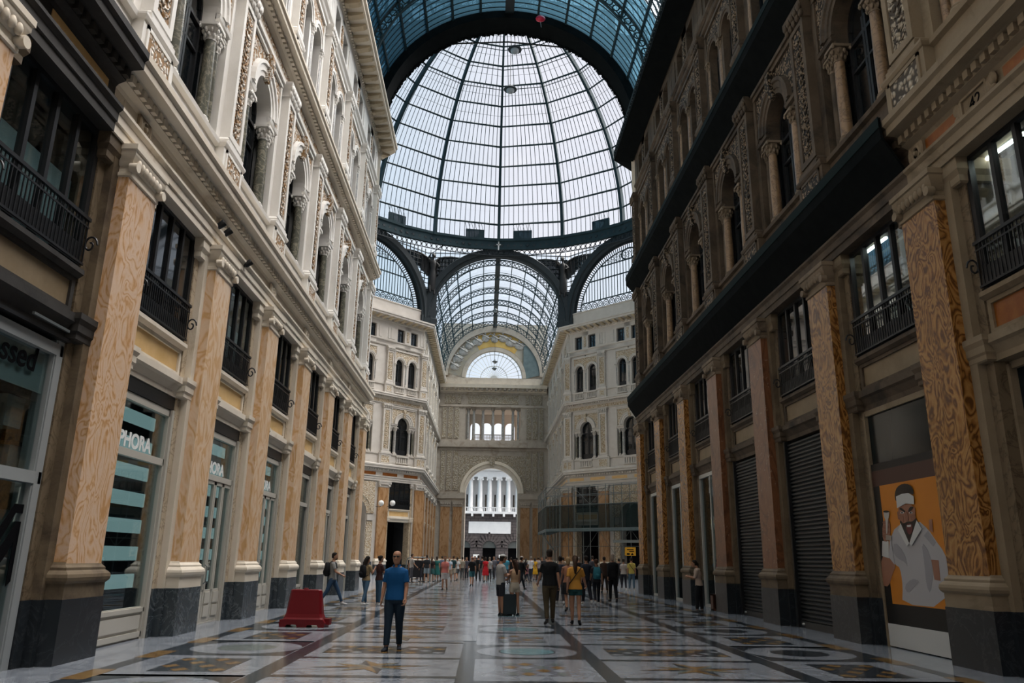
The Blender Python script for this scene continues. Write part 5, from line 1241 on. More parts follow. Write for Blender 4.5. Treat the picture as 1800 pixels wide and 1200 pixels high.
# two globe lamps at the left corner, and the two spot lamps in the street arch
for i, (px, py, lb) in enumerate(((670, 884, 'left white globe lamp on the left corner facade'), (690, 884, 'right white globe lamp on the left corner facade'))):
    d = CR*((px-900)/CAM_F)+CU*((600-py)/CAM_F)+CF; n = Vector((1, -1, 0)); P = Vector((L_FAR[0], L_FAR[1], 0))+Vector((1, -1, 0))*.55
    tt = (P-Vector((0, 0, CAM_H))).dot(n)/d.dot(n); q = Vector((0, 0, CAM_H))+d*tt
    r = empty('globe_lamp', frame((q.x, q.y), (1, -1)) @ T(0, 0, q.z), label=lb, cat='lamp', group='globe lamps', kind='thing')
    b = MB(); b.ell((0, 0, 0), .27, .27, .27, 14, 9); b.build('globe', 'white', r); MB().tube([(0, 0, -.25), (0, -.2, -.35), (0, -.8, -.3)], .03, 6).build('bracket', 'iron', r)
# ------------------------------------------------------------------ floor
def floor():
    b = MB(); M = dict(w=0, g=1, s=2, o=3, t=4, n=5)
    b.quad((-22, -9, 0), (24, -9, 0), (24, 112, 0), (-22, 112, 0), 0)
    def rect(x0, x1, y0, y1, m, z): b.quad((CX+x0, y0, z), (CX+x1, y0, z), (CX+x1, y1, z), (CX+x0, y1, z), M[m])
    def poly(pts, m, z): b.add([(CX+x, y, z) for x, y in pts], [tuple(range(len(pts)))], M[m])
    def circ(x, y, r, m, z, n=40): poly([(x+r*cos(2*PI*i/n), y+r*sin(2*PI*i/n)) for i in range(n)], m, z)
    z1, z2, z3, z4 = .0012, .0024, .0036, .0048
    y0, y1 = -9, 106
    for s in (-1, 1):
        rect(*sorted((s*6.24, s*6.5)), y0, y1, 's', z1)
        rect(*sorted((s*3.86, s*4.16)), y0, y1, 's', z1)
        rect(*sorted((s*.94, s*1.2)), y0, y1, 's', z1)
    for k in range(-4, 21):
        yb = 13.03+PITCH*k
        for s in (-1, 1):
            # ochre lozenge on the border band
            for yy in (yb+1.3, yb+3.6): rect(*sorted((s*6.2, s*6.54)), yy-.5, yy+.5, 'o', z2)
            # star compartment
            rect(*sorted((s*1.2, s*3.86)), yb-1.18, yb-.95, 's', z1); rect(*sorted((s*1.2, s*3.86)), yb+.95, yb+1.18, 's', z1)
            cx, cy = s*2.55, yb
            for a in range(8):
                t0, q = a*PI/4+.2, (.98 if a % 2 == 0 else .72); t1 = t0+PI/8; tm = t0-PI/8
                p = [(cx, cy), (cx+.36*cos(tm), cy+.30*sin(tm)), (cx+q*cos(t0), cy+.78*q*sin(t0))]
                p2 = [(cx, cy), (cx+q*cos(t0), cy+.78*q*sin(t0)), (cx+.36*cos(t1), cy+.30*sin(t1))]
                poly(p, 'n' if a % 2 else 'o', z3); poly(p2, 'o' if a % 2 else 's', z3)
            # chequer strip
            pass
            rect(*sorted((s*1.5, s*3.66)), yb+1.72, yb+2.86, 's', z2)
            nx, ny = 9, 4
            for i in range(nx):
                for j in range(ny):
                    xa = 1.5+2.16*i/nx; ya = yb+1.72+1.14*j/ny; w, h = 2.16/nx, 1.14/ny
                    if (i+j) % 2 == 0: poly([(s*(xa+w/2), ya), (s*(xa+w), ya+h/2), (s*(xa+w/2), ya+h), (s*xa, ya+h/2)][::1], 'o' if (i+2*j) % 3 else 'w', z3)
            # roundel lane
            rect(*sorted((s*4.18, s*6.24)), yb+1.2, yb+3.62, 's', z1)
            circ(s*5.17, yb+2.41, .99, 'w', z2); circ(s*5.17, yb+2.41, .53, 'n' if s < 0 else 's', z3)
            rect(*sorted((s*4.62, s*5.72)), yb-.72, yb+.82, 's', z2)
            for i in range(4):
                for j in range(4):
                    xa, ya, w, h = 4.62+1.1*i/4, yb-.72+1.54*j/4, 1.1/4, 1.54/4
                    if (i+j) % 2 == 0: poly([(s*(xa+w/2), ya), (s*(xa+w), ya+h/2), (s*(xa+w/2), ya+h), (s*xa, ya+h/2)], 'o', z3)
            rect(*sorted((s*4.18, s*6.24)), yb-1.2, yb-1.04, 's', z1)
        # centre lane
        rect(-.94, .94, yb+1.12, yb+3.3, 's', z1)
        circ(0, yb+2.2, .92, 'w', z2); circ(0, yb+2.2, .53, 's', z3); circ(0, yb+2.2, .5, 't', z4)
        rect(-.5, .5, yb-.85, yb+.6, 'g', z2)
        for i in range(4):
            for j in range(4):
                xa, ya, w, h = -.5+i/4, yb-.85+1.45*j/4, .25, 1.45/4
                poly([(xa+w/2, ya), (xa+w, ya+h/2), (xa+w/2, ya+h), (xa, ya+h/2)], ('n', 'o', 'w')[(i+2*j) % 3], z3)
    # repaired strip with plain grey and white slabs left of the centre line
    rect(-1.75, -.95, 17, 104, 'w', z4)
    random.seed(4)
    for k in range(24):
        y = 18.6+1.9*k+random.uniform(-.3, .3); rect(-1.68, -1.1, y, y+.95, 'g', .006)
    # dark cracked joint beside it
    b.build('floor', ['f_white', 'f_grey', 'f_slate', 'f_ochre', 'f_teal', 'f_green'], kind='structure', label='polished inlaid marble floor', cat='floor')
floor()
# ------------------------------------------------------------------ red water barrier
p = back(535, 1101, 2, 0)
r = empty('traffic_barrier', T(-4.3, 19.95, 0) @ RZ(-.09), label='red plastic water-filled barrier standing on the left of the floor', cat='barrier', kind='thing')
b = MB(); rings = []
for z, hw, hd in ((.16, .50, .21), (.22, .47, .17), (.30, .44, .15), (.78, .385, .09), (.84, .375, .085), (.86, .35, .07)):
    c = .05; rings.append([(-hw+c, -hd, z), (hw-c, -hd, z), (hw, -hd+c, z), (hw, hd-c, z), (hw-c, hd, z), (-hw+c, hd, z), (-hw, hd-c, z), (-hw, -hd+c, z)])
b.loft(rings); b.build('body', 'red', r)
b = MB()
b.prism([(-.54, 0), (-.40, 0), (-.37, .06), (-.14, .06), (-.11, 0), (.11, 0), (.14, .06), (.37, .06), (.40, 0), (.54, 0), (.56, .1), (.50, .18), (-.50, .18), (-.56, .1)], -.21, .21); b.build('foot', 'red', r)
MB().box(.5, .64, -.09, .09, .06, .2).build('coupling', 'red', r); MB().box(-.6, -.5, -.06, .06, .06, .16).build('coupling', 'red', r)
b = MB(); b.lathe([(.06, .86), (.06, .885), (.05, .89)], -.02, 0, 12); b.build('filler_cap', 'red', r)
# ------------------------------------------------------------------ people
def remesh(b, voxel, smooth=4):
    me = bpy.data.meshes.new('tmp'); me.from_pydata(b.v, [], b.f); o = bpy.data.objects.new('tmp', me); TMPC.objects.link(o)
    r = o.modifiers.new('r', 'REMESH'); r.mode = 'VOXEL'; r.voxel_size = voxel; r.use_smooth_shade = True
    s = o.modifiers.new('s', 'SMOOTH'); s.factor = .5; s.iterations = smooth
    TMPL.update(); dg = TMPL.depsgraph; dg.update()
    out = bpy.data.meshes.new_from_object(o.evaluated_get(dg), depsgraph=dg)
    bpy.data.objects.remove(o); bpy.data.meshes.remove(me); return out
TMPS = bpy.data.scenes.new('workbench'); TMPC = TMPS.collection; TMPL = TMPS.view_layers[0]
CM = {}
def cloth(c, rough=.8):
    k = tuple(round(v, 3) for v in c)
    if k not in CM: CM[k] = plain('cloth_%d' % len(CM), k, rough, .2)
    return CM[k]
SKIN = {'light': (.50, .29, .20), 'tan': (.36, .19, .12), 'brown': (.20, .105, .065)}
def V(*a): return Vector(a)
def skeleton(P):
    """joints in metres for a 1.75 m figure facing +Y, from a pose dictionary"""
    lean = rad(P.get('lean', 0)); J = {}
    J['pel'] = V(0, 0, .95); J['chest'] = V(0, sin(lean)*.36, .95+.36*cos(lean)); J['neck'] = J['chest']+V(0, sin(lean)*.2, .2)
    J['head'] = J['neck']+V(0, .028+sin(lean)*.1+P.get('nod', 0)*.04, .148-abs(P.get('nod', 0))*.02)
    for s, k in ((-1, 'l'), (1, 'r')):
        th, kn = rad(P.get('thigh_'+k, 0)), rad(P.get('knee_'+k, 0)); sp = P.get('spread', .0)
        h = V(s*.092, 0, .92); kne = h+V(s*sp*.5, sin(th)*.44, -cos(th)*.44); a = th-kn; an = kne+V(s*sp*.5, sin(a)*.43, -cos(a)*.43)
        J['hip_'+k], J['knee_'+k], J['ank_'+k] = h, kne, an
        J['toe_'+k] = an+V(s*.03, .17*cos(rad(P.get('foot_'+k, 0))), -.055-.16*sin(rad(P.get('foot_'+k, 0)))); J['heel_'+k] = an+V(0, -.05, -.055+.02*sin(rad(P.get('foot_'+k, 0))))
        sh = J['chest']+V(s*.166, 0, .092); sw, ab, el, inw = rad(P.get('arm_'+k, 0)), rad(P.get('out_'+k, 8)), rad(P.get('elbow_'+k, 12)), P.get('in_'+k, 0)
        e = sh+V(s*sin(ab)*.28, sin(sw)*cos(ab)*.28, -cos(sw)*cos(ab)*.28); f = sw+el
        d = V(s*(sin(ab)*.6)-s*inw, sin(f), -cos(f)).normalized(); w = e+d*.245
        J['sho_'+k], J['elb_'+k], J['wri_'+k], J['hd_'+k] = sh, e, w, d
    z0 = min(J[q+k].z for q in ('toe_', 'heel_') for k in 'lr')-.012
    for k in J:
        if not k.startswith('hd'): J[k] = J[k]-V(0, 0, z0)
    return J
TORSO = [(-.13, .150, .11), (-.07, .170, .125), (0, .165, .118), (.10, .150, .105), (.2, .148, .10), (.32, .168, .115), (.42, .172, .115), (.48, .150, .098), (.53, .105, .08), (.56, .07, .065)]
FEM = [(-.13, .155, .115), (-.07, .180, .13), (0, .172, .12), (.10, .140, .10), (.18, .128, .092), (.30, .150, .118), (.40, .150, .115), (.47, .130, .09), (.52, .09, .07), (.55, .06, .055)]
def torso(b, J, fem, grow=0., z0=-.2, z1=1., bulk=1.):
    d = J['chest']-J['pel']; rings = []
    for z, rx, ry in (FEM if fem else TORSO):
        if z < z0-.001 or z > z1+.001: continue
        c = J['pel']+d*(z/.36); rings.append([(c.x+(rx*bulk+grow)*cos(2*PI*j/20), c.y+(ry*bulk+grow)*sin(2*PI*j/20), c.z) for j in range(20)])
    b.loft(rings)
def leg(b, J, k, r, to=1., hipr=None, flare=0.):
    h, kn, an = J['hip_'+k], J['knee_'+k], J['ank_'+k]
    if to <= .5: t = to/.5; pts = [h+V(-h.x*.5, 0, .07), h+V(0, 0, .0), h.lerp(kn, .35*t), h.lerp(kn, t)]; rr = [r[0]*.7, r[0]*.93, r[0]*.95, r[0]+(r[1]-r[0])*t+flare]
    else: t = (to-.5)/.5; pts = [h+V(-h.x*.5, 0, .07), h+V(0, 0, .0), h.lerp(kn, .4), kn, kn.lerp(an, .35*t), kn.lerp(an, t)]; rr = [r[0]*.7, r[0]*.93, r[0]*.9, r[1], r[2], r[3]+flare]
    b.tube(pts, rr, 14)
def arm(b, J, k, r, to=1.):
    s, e, w = J['sho_'+k], J['elb_'+k], J['wri_'+k]; inn = J['chest']+V((s.x-J['chest'].x)*.36, 0, .13)
    if to <= .5: t = to/.5; b.tube([inn, s, s.lerp(e, t)], [r[0]*.95, r[0], r[1]*1.12], 12)
    else: t = (to-.5)/.5; b.tube([inn, s, s.lerp(e, .5), e, e.lerp(w, .3*t), e.lerp(w, t)], [r[0]*.95, r[0], r[0]*.93, r[1], r[1]*.97, r[2]], 12)
def hand(b, J, k, curl=25):
    w, d = J['wri_'+k], J['hd_'+k]; s = -1 if k == 'l' else 1
    side = V(s, 0, 0); fw = d.cross(side)
    fw = V(0, 1, 0)-d*d.y
    fw = fw.normalized() if fw.length > .2 else V(0, 0, 1)
    inn = d.cross(fw).normalized()
    if inn.x*s > 0: inn = -inn
    b.tube([w-d*.02, w+d*.03, w+d*.085], [(.028, .02), (.042, .018), (.040, .014)], 10)
    for i in range(4):
        o = w+d*.08+fw*(.028-.019*i); L = (.066, .076, .070, .054)[i]; a = rad(curl+5*i)
        b.tube([o-d*.02, o+d*(L*.45), o+(d*cos(a)+inn*sin(a))*(L*.8), o+(d*cos(1.7*a)+inn*sin(1.7*a))*L], [.0095, .009, .008, .006], 7)
    o = w+d*.02+fw*.03; b.tube([o-fw*.01, o+fw*.03+d*.02+inn*.01, o+fw*.035+d*.055+inn*.02], [.013, .011, .008], 7)
def head(b, J, detail=True):
    h = J['head']; n = J['neck']
    b.tube([n-V(0, 0, .06), n+V(0, .0, .02), h-V(0, .01, .06)], [.062, .054, .055], 12)
    rings = []
    for z, rx, ry, oy in ((-.118, .032, .035, .048), (-.10, .052, .058, .032), (-.07, .066, .078, .016), (-.03, .074, .090, .004), (.02, .079, .098, 0), (.07, .077, .096, -.004), (.105, .058, .072, -.006), (.122, .02, .03, -.006)):
        rings.append([(h.x+rx*cos(2*PI*j/18), h.y+oy+ry*sin(2*PI*j/18), h.z+z) for j in range(18)])
    b.loft(rings)
    b.tube([h+V(0, .088, .02), h+V(0, .106, -.022), h+V(0, .095, -.036)], [.010, .016, .014], 7)
    b.ell(h+V(0, .075, -.066), .026, .018, .011, 8, 5)
    b.ell(h+V(0, .078, .034), .05, .014, .010, 8, 5)
    for s in (-1, 1): b.ell(h+V(s*.074, -.005, .0), .012, .022, .034, 8, 5)
def hairm(b, J, style, female):
    h = J['head']; rings = []
    if style == 'bald': b.loft([[(h.x+.068*cos(a), h.y-.012+.075*sin(a), h.z+z) for a in [PI*(1+j/9)-0 for j in range(10)]]+[(h.x+.072*cos(a), h.y-.02+.098*sin(a), h.z+z) for a in [PI*(2-j/9) for j in range(10)]] for z in (-.03, .05)]); return
    for z, rx, ry, oy in ((-.06, .058, .06, -.042), (-.02, .072, .078, -.030), (.03, .080, .092, -.018), (.08, .080, .098, -.012), (.118, .062, .076, -.012), (.138, .025, .03, -.012)):
        rings.append([(h.x+rx*cos(2*PI*j/18), h.y+oy+ry*sin(2*PI*j/18), h.z+z) for j in range(18)])
    b.loft([[(h.x+(p[0]-h.x)*1.05, p[1], p[2]) for p in r_] for r_ in rings])
    if style == 'long': b.tube([h+V(0, -.06, .04), h+V(0, -.10, -.06), h+V(0, -.115, -.2), h+V(0, -.10, -.36)], [(.088, .06), (.112, .06), (.130, .055), (.10, .03)], 14)
    if style == 'bob': b.tube([h+V(0, -.03, .05), h+V(0, -.04, -.05), h+V(0, -.04, -.12)], [(.085, .085), (.092, .075), (.08, .06)], 14)
    if style == 'bun': b.ell(h+V(0, -.10, .07), .05, .05, .05)
    if style == 'pony': b.tube([h+V(0, -.09, .05), h+V(0, -.14, 0), h+V(0, -.13, -.16)], [.03, .035, .015], 9)
def foot(b, J, k, r=1.):
    a, t, h = J['ank_'+k], J['toe_'+k], J['heel_'+k]
    b.tube([a+V(0, 0, .02), a-V(0, .005, .03), h+V(0, .02, .018)], [.040*r, .040*r, .036*r], 9)
    b.tube([h, h.lerp(t, .4)+V(0, 0, .014), h.lerp(t, .8)+V(0, 0, .006), t+V(0, .012, 0)], [(.034*r, .032), (.038*r, .042), (.044*r, .030), (.026*r, .018)], 10)
def make_person(spec):
    """one figure: body is a single skin; hair and clothes are its children"""
    P = spec.get('pose', {}); J = skeleton(P); fem = spec.get('fem', False); vx = spec.get('voxel', .016); bulk = spec.get('bulk', 1.)
    root_b = MB(); torso(root_b, J, fem, -.004, bulk=bulk*.98)
    for k in 'lr':
        leg(root_b, J, k, (.088*bulk, .056, .056, .036)); arm(root_b, J, k, (.050, .040, .026)); foot(root_b, J, k, .92); hand(root_b, J, k, spec.get('curl', 30))
    head(root_b, J)
    def mk(nm, b, m, par, sm=4, v=None):
        me = remesh(b, v or vx, sm); me.name = nm; me.materials.append(m); return link(nm, me, par)
    sc = spec.get('h', 1.72)/1.75
    me = remesh(root_b, min(vx, .009) if spec.get('fine') else vx, 3); me.name = 'person'; me.materials.append(cloth(SKIN[spec.get('skin', 'tan')], .5))
    r = link('person', me, None, spec['M'] @ Matrix.Diagonal((sc, sc, sc, 1)), label=spec.get('label'), cat='person', group=spec.get('group'), kind='thing')
    # upper garment
    top, sl = spec.get('top', (.1, .1, .1)), spec.get('sleeve', .3)
    b = MB(); g = .014; torso(b, J, fem, g, spec.get('top_from', -.07), .54, bulk); 
    n = J['neck']; b.tube([J['chest']+V(0, 0, .1), n-V(0, 0, .03)], [(.13, .09), (.078, .07)], 14)
    for k in 'lr':
        if sl > 0: arm(b, J, k, (.064, .056, .040) if sl <= .5 else (.062, .052, .036), sl)
    shirt = mk('top', b, cloth(top), r)
    bt, kind = spec.get('bottom', (.05, .07, .12)), spec.get('legs', 'trousers')
    b = MB()
    if kind in ('skirt', 'dress'):
        rings = []; L = spec.get('hem', .42)
        for t in range(6):
            z = .06-(L+.06)*t/5; q = .155+.05*min(1, t/2)+.012*t; c = J['pel']; rings.append([(c.x+q*bulk*cos(2*PI*j/20), c.y+(q*.74)*bulk*sin(2*PI*j/20), c.z+z) for j in range(20)])
        b.loft(rings)
    else:
        torso(b, J, fem, .009, -.2, .11, bulk); rr = (.104*bulk, .074, .068, .056) if kind != 'jeans' else (.100*bulk, .067, .062, .046)
        for k in 'lr':
            leg(b, J, k, rr, .42 if kind == 'shorts' else (.22 if kind == 'hotpants' else .97), flare=.012 if kind in ('shorts', 'hotpants') else 0)
    mk({'skirt': 'skirt', 'dress': 'skirt', 'shorts': 'shorts', 'hotpants': 'shorts', 'jeans': 'jeans', 'trousers': 'trousers'}[kind], b, cloth(top if kind == 'dress' else bt), r)
    for k in 'lr':
        b = MB(); foot(b, J, k, 1.06); mk('shoe', b, cloth(spec.get('shoes', (.03, .03, .03))), r, 2, max(vx*.8, .008))
    hs = spec.get('hair', 'short')
    b = MB(); hairm(b, J, hs, fem); mk('hair', b, cloth(spec.get('haircol', (.018, .013, .010))), r, 3)
    h = J['head']
    if not spec.get('glasses'):
        b = MB()
        for s in (-1, 1): b.ell(h+V(s*.032, .086, .018), .013, .010, .008, 8, 5)
        b.build('eyes', 'iron', r)
    if spec.get('beard'):
        b = MB(); b.loft([[(h.x+rx*cos(a), h.y+oy+ry*sin(a), h.z+z) for a in [rad(-10+200*j/11) for j in range(12)]]+[(h.x+rx*.7*cos(a), h.y+oy+ry*.7*sin(a), h.z+z) for a in [rad(190-200*j/11) for j in range(12)]] for z, rx, ry, oy in ((-.125, .035, .045, .045), (-.10, .054, .064, .03), (-.05, .068, .084, .012), (-.03, .073, .09, .004))]); mk('beard', b, cloth((.02, .014, .01)), r, 1, .012)
    if spec.get('cap'):
        b = MB(); b.ell(h+V(0, -.006, .085), .084, .104, .062, 14, 8); b.tube([h+V(0, .07, .085), h+V(0, .15, .075)], [(.07, .012), (.05, .008)], 10); mk('cap', b, cloth(spec['cap']), r, 2)
    if spec.get('glasses'):
        b = MB()
        for s in (-1, 1): b.ell(h+V(s*.032, .094, .022), .026, .012, .019, 10, 6); b.tube([h+V(s*.058, .085, .024), h+V(s*.078, .0, .015)], .004, 5)
        b.tube([h+V(-.01, .104, .026), h+V(.01, .104, .026)], .004, 5); b.build('sunglasses', 'iron', r)
    if spec.get('collar'):
        b = MB(); n = J['neck']; b.loft([[(n.x+q*cos(a), n.y+.005+q*.9*sin(a), n.z+z) for a in [rad(110+320*j/15) for j in range(16)]] for q, z in ((.066, .015), (.085, -.03), (.092, -.028), (.072, .02))], 0, False, False); b.build('collar', cloth(spec['collar']), shirt)
        b.build if 0 else None
    if spec.get('strap'):
        c = J['chest']; b = MB(); s = spec['strap']; pts = []
        for i in range(17):
            a = 2*PI*i/16; pts.append(c+V(s*.175*cos(a), .148*sin(a), -.06+.23*cos(a)))
        b.tube(pts, .012, 6); b.build('strap', cloth((.02, .02, .02)), r)
    return r, J, sc
def backpack(M4, J, sc, col, label):
    c = J['chest']; r = empty('backpack', M4 @ Matrix.Diagonal((sc, sc, sc, 1)) @ T(c.x, c.y-.2, c.z-.08), label=label, cat='backpack', group='backpacks', kind='thing')
    b = MB(); b.loft([[(hw*cos(2*PI*j/16)*1.0, .085*q*sin(2*PI*j/16), z) for j in range(16)] for z, hw, q in ((-.24, .11, .8), (-.2, .15, 1.2), (0, .16, 1.3), (.17, .14, 1.1), (.23, .08, .7))], 0, True, True, True); bag = b.build('bag', cloth(col), r)
    b = MB(); b.ell((0, -.1, -.1), .1, .045, .09); b.build('pocket', cloth(col), bag)
    for s in (-1, 1): b = MB(); b.tube([(s*.1, .08, .2), (s*.115, .14, .27), (s*.12, .3, .2), (s*.125, .325, .05), (s*.13, .2, -.12), (s*.12, .07, -.18)], .014, 6); b.build('strap', cloth(col), r)
    return r
def at(px, py): p = back(px, py, 2, 0); return p
def stand(px, py, face):
    p = at(px, py); return T(p.x, p.y, 0) @ RZ(rad(face))    # face 0 = away from the camera, 180 = towards it, -90 = to the right
WALK_A = dict(thigh_l=24, knee_l=6, thigh_r=-16, knee_r=14, foot_r=20, arm_l=-18, arm_r=20, elbow_l=14, elbow_r=26)
WALK_B = dict(thigh_r=20, knee_r=4, thigh_l=-14, knee_l=20, foot_l=24, arm_r=-16, arm_l=18, elbow_l=22, elbow_r=12)
STAND = dict(spread=.04, thigh_l=2, thigh_r=-2, arm_l=4, arm_r=4)
PHONE = dict(spread=.03, arm_l=18, elbow_l=85, in_l=.35, arm_r=16, elbow_r=90, in_r=.4, nod=1)
def mix(a, **k): d = dict(a); d.update(k); return d
BLUE, NAVY, BLK, DGREY, WHT, JEAN = (.006, .072, .20), (.012, .018, .035), (.010, .011, .013), (.05, .05, .055), (.55, .54, .52), (.035, .075, .135)
NEAR = [
 dict(at=(690, 1142), face=176, h=1.73, label='man in blue polo shirt and dark jeans walking towards the camera, sunglasses', top=BLUE, sleeve=.36, legs='trousers', bottom=(.012, .024, .040), hair='bald', haircol=(.03, .025, .02), glasses=1, collar=BLUE, bulk=1.1, skin='tan', shoes=(.02, .025, .035), pose=dict(thigh_r=13, knee_r=3, thigh_l=-5, knee_l=10, arm_l=4, arm_r=2, elbow_l=22, elbow_r=14, out_l=9, out_r=10, in_l=.1), voxel=.011, fine=1),
 dict(at=(581, 1064), face=-84, h=1.76, label='bearded man with black backpack striding right past the left shop fronts', top=(.24, .24, .23), sleeve=.34, legs='jeans', bottom=JEAN, beard=1, shoes=WHT, pose=mix(WALK_A, thigh_l=28, thigh_r=-20, arm_r=24, elbow_r=40), voxel=.013, pack=BLK),
 dict(at=(641, 1063), face=-40, h=1.62, fem=1, label='long-haired woman with black backpack beside the left pilasters, hands at her face', top=(.30, .22, .12), sleeve=.34, legs='jeans', bottom=(.07, .14, .22), hair='long', shoes=WHT, pose=dict(thigh_l=8, thigh_r=-10, knee_r=10, arm_l=20, arm_r=24, elbow_l=110, elbow_r=115, in_r=.3, in_l=.3), voxel=.013, pack=BLK),
 dict(at=(664, 1063), face=-55, h=1.64, fem=1, label='dark-haired woman in brown top and jeans behind the man in blue', top=(.05, .022, .02), sleeve=.34, legs='jeans', bottom=(.045, .10, .16), hair='bun', shoes=WHT, pose=mix(STAND, arm_r=20, elbow_r=100, in_r=.3), voxel=.015),
 dict(at=(781, 1037), face=174, h=1.66, fem=1, bulk=1.16, label='woman in pink T-shirt and white shorts walking towards the camera', top=(.62, .20, .17), sleeve=.34, legs='shorts', bottom=(.62, .58, .56), hair='short', haircol=(.06, .035, .02), pose=mix(WALK_B, thigh_r=8, thigh_l=-6), voxel=.016),
 dict(at=(829, 1030), face=8, h=1.72, label='man in black shirt and teal shorts walking away, mid floor', top=BLK, sleeve=.36, legs='shorts', bottom=(.03, .11, .13), hair='bald', haircol=(.2, .1, .07), pose=mix(WALK_B), voxel=.018),
 dict(at=(879, 1082), face=-62, h=1.73, label='man in grey T-shirt and dark shorts looking at a phone beside a woman', top=(.36, .35, .33), sleeve=.36, legs='shorts', bottom=(.02, .022, .028), glasses=1, pose=mix(PHONE, thigh_l=4), voxel=.012, cap=(.5, .5, .48)),
 dict(at=(904, 1082), face=30, h=1.58, fem=1, label='woman in tan top and beige shorts standing beside the man in grey', top=(.46, .30, .18), sleeve=0, legs='hotpants', bottom=(.42, .37, .29), hair='long', haircol=(.035, .018, .012), shoes=BLK, pose=mix(STAND, arm_l=20, elbow_l=60, arm_r=10), voxel=.012, top_from=.06),
 dict(at=(966, 1097), face=4, h=1.80, label='man in black T-shirt and olive trousers walking away, right of centre', top=(.008, .009, .010), sleeve=.36, legs='trousers', bottom=(.060, .046, .026), pose=mix(WALK_B, thigh_r=8, thigh_l=-5, knee_l=12, out_l=14, out_r=10), skin='tan', voxel=.012, bulk=1.1, hair='short'),
 dict(at=(1012, 1098), face=-6, h=1.68, fem=1, label='long-haired woman in orange T-shirt and green shorts walking away', top=(.48, .23, .04), sleeve=.36, legs='hotpants', bottom=(.012, .05, .055), hair='long', haircol=(.05, .028, .016), strap=1, shoes=BLK, pose=mix(WALK_A, thigh_l=6, thigh_r=-6, arm_r=22, out_r=16), voxel=.012),
 dict(at=(999, 1074), face=4, h=1.66, fem=1, label='blonde woman in rusty top and black skirt ahead of the orange T-shirt', top=(.34, .16, .10), sleeve=.3, legs='skirt', bottom=BLK, hem=.42, hair='bob', haircol=(.3, .2, .1), pose=mix(WALK_B, thigh_r=6, thigh_l=-6), voxel=.016),
 dict(at=(1078, 1058), face=6, h=1.80, label='man dressed all in black walking away near the right pilasters', top=BLK, sleeve=.96, legs='trousers', bottom=BLK, haircol=(.25, .2, .16), hair='bob', pose=mix(WALK_A, thigh_l=8, thigh_r=-6), voxel=.015, bulk=1.05),
 dict(at=(1049, 1062), face=0, h=1.64, fem=1, label='woman in dark clothes with a teal backpack walking away', top=(.03, .03, .035), sleeve=.36, legs='jeans', bottom=(.012, .014, .02), hair='short', haircol=(.06, .03, .018), shoes=WHT, pose=mix(WALK_B, thigh_r=10), voxel=.016, pack=(.03, .16, .20)),
 dict(at=(1031, 1061), face=10, h=1.76, label='man in navy T-shirt walking away left of the teal backpack', top=(.015, .02, .03), sleeve=.36, legs='trousers', bottom=(.015, .016, .022), shoes=WHT, pose=mix(WALK_A, thigh_l=12), voxel=.016),
 dict(at=(1063, 1041), face=0, h=1.76, label='man in dark brown clothes between the teal backpack and the man in black', top=(.05, .03, .022), sleeve=.9, legs='trousers', bottom=(.03, .02, .015), pose=STAND, voxel=.018),
 dict(at=(1111, 1037), face=-10, h=1.76, label='man in yellow T-shirt and pale jeans with a shoulder strap, far right', top=(.50, .40, .10), sleeve=.36, legs='jeans', bottom=(.07, .12, .17), strap=-1, shoes=WHT, pose=STAND, voxel=.018),
 dict(at=(1097, 1036), face=-20, h=1.68, fem=1, label='woman in pale top and dark trousers left of the yellow T-shirt', top=(.40, .36, .34), sleeve=.36, legs='jeans', bottom=(.02, .02, .03), hair='short', shoes=WHT, pose=mix(STAND, arm_l=15, elbow_l=60), voxel=.018),
 dict(at=(1231, 1075), face=70, h=1.66, fem=1, label='woman in white top and black trousers leaning by the right shops, looking down', top=(.42, .33, .27), sleeve=.5, legs='trousers', bottom=(.012, .013, .016), hair='pony', pose=mix(PHONE, lean=6, thigh_l=10, knee_l=8, thigh_r=-4), voxel=.013, shoes=(.1, .1, .1)),
 dict(at=(916, 1036), face=-50, h=1.78, label='man in black walking right behind the woman in the tan top', top=BLK, sleeve=.9, legs='trousers', bottom=(.02, .025, .03), pose=mix(WALK_A, thigh_l=26, thigh_r=-22), voxel=.018, cap=(.35, .3, .26)),
 dict(at=(985, 1062), face=0, h=1.74, label='man in slate shirt half hidden behind the man in black', top=(.04, .045, .06), sleeve=.36, legs='trousers', bottom=(.03, .03, .035), pose=WALK_A, voxel=.018, shoes=WHT),
]
def add_person(s):
    s = dict(s); px, py = s.pop('at'); s['M'] = stand(px, py, s.pop('face')); r, J, sc = make_person(s)
    if s.get('pack'): backpack(s['M'], J, sc, s['pack'], {641: 'black backpack worn by the long-haired woman on the left', 581: 'black backpack on the bearded striding man', 1049: 'teal backpack worn by a woman walking away'}[px])
    return r
for s in NEAR: add_person(s)
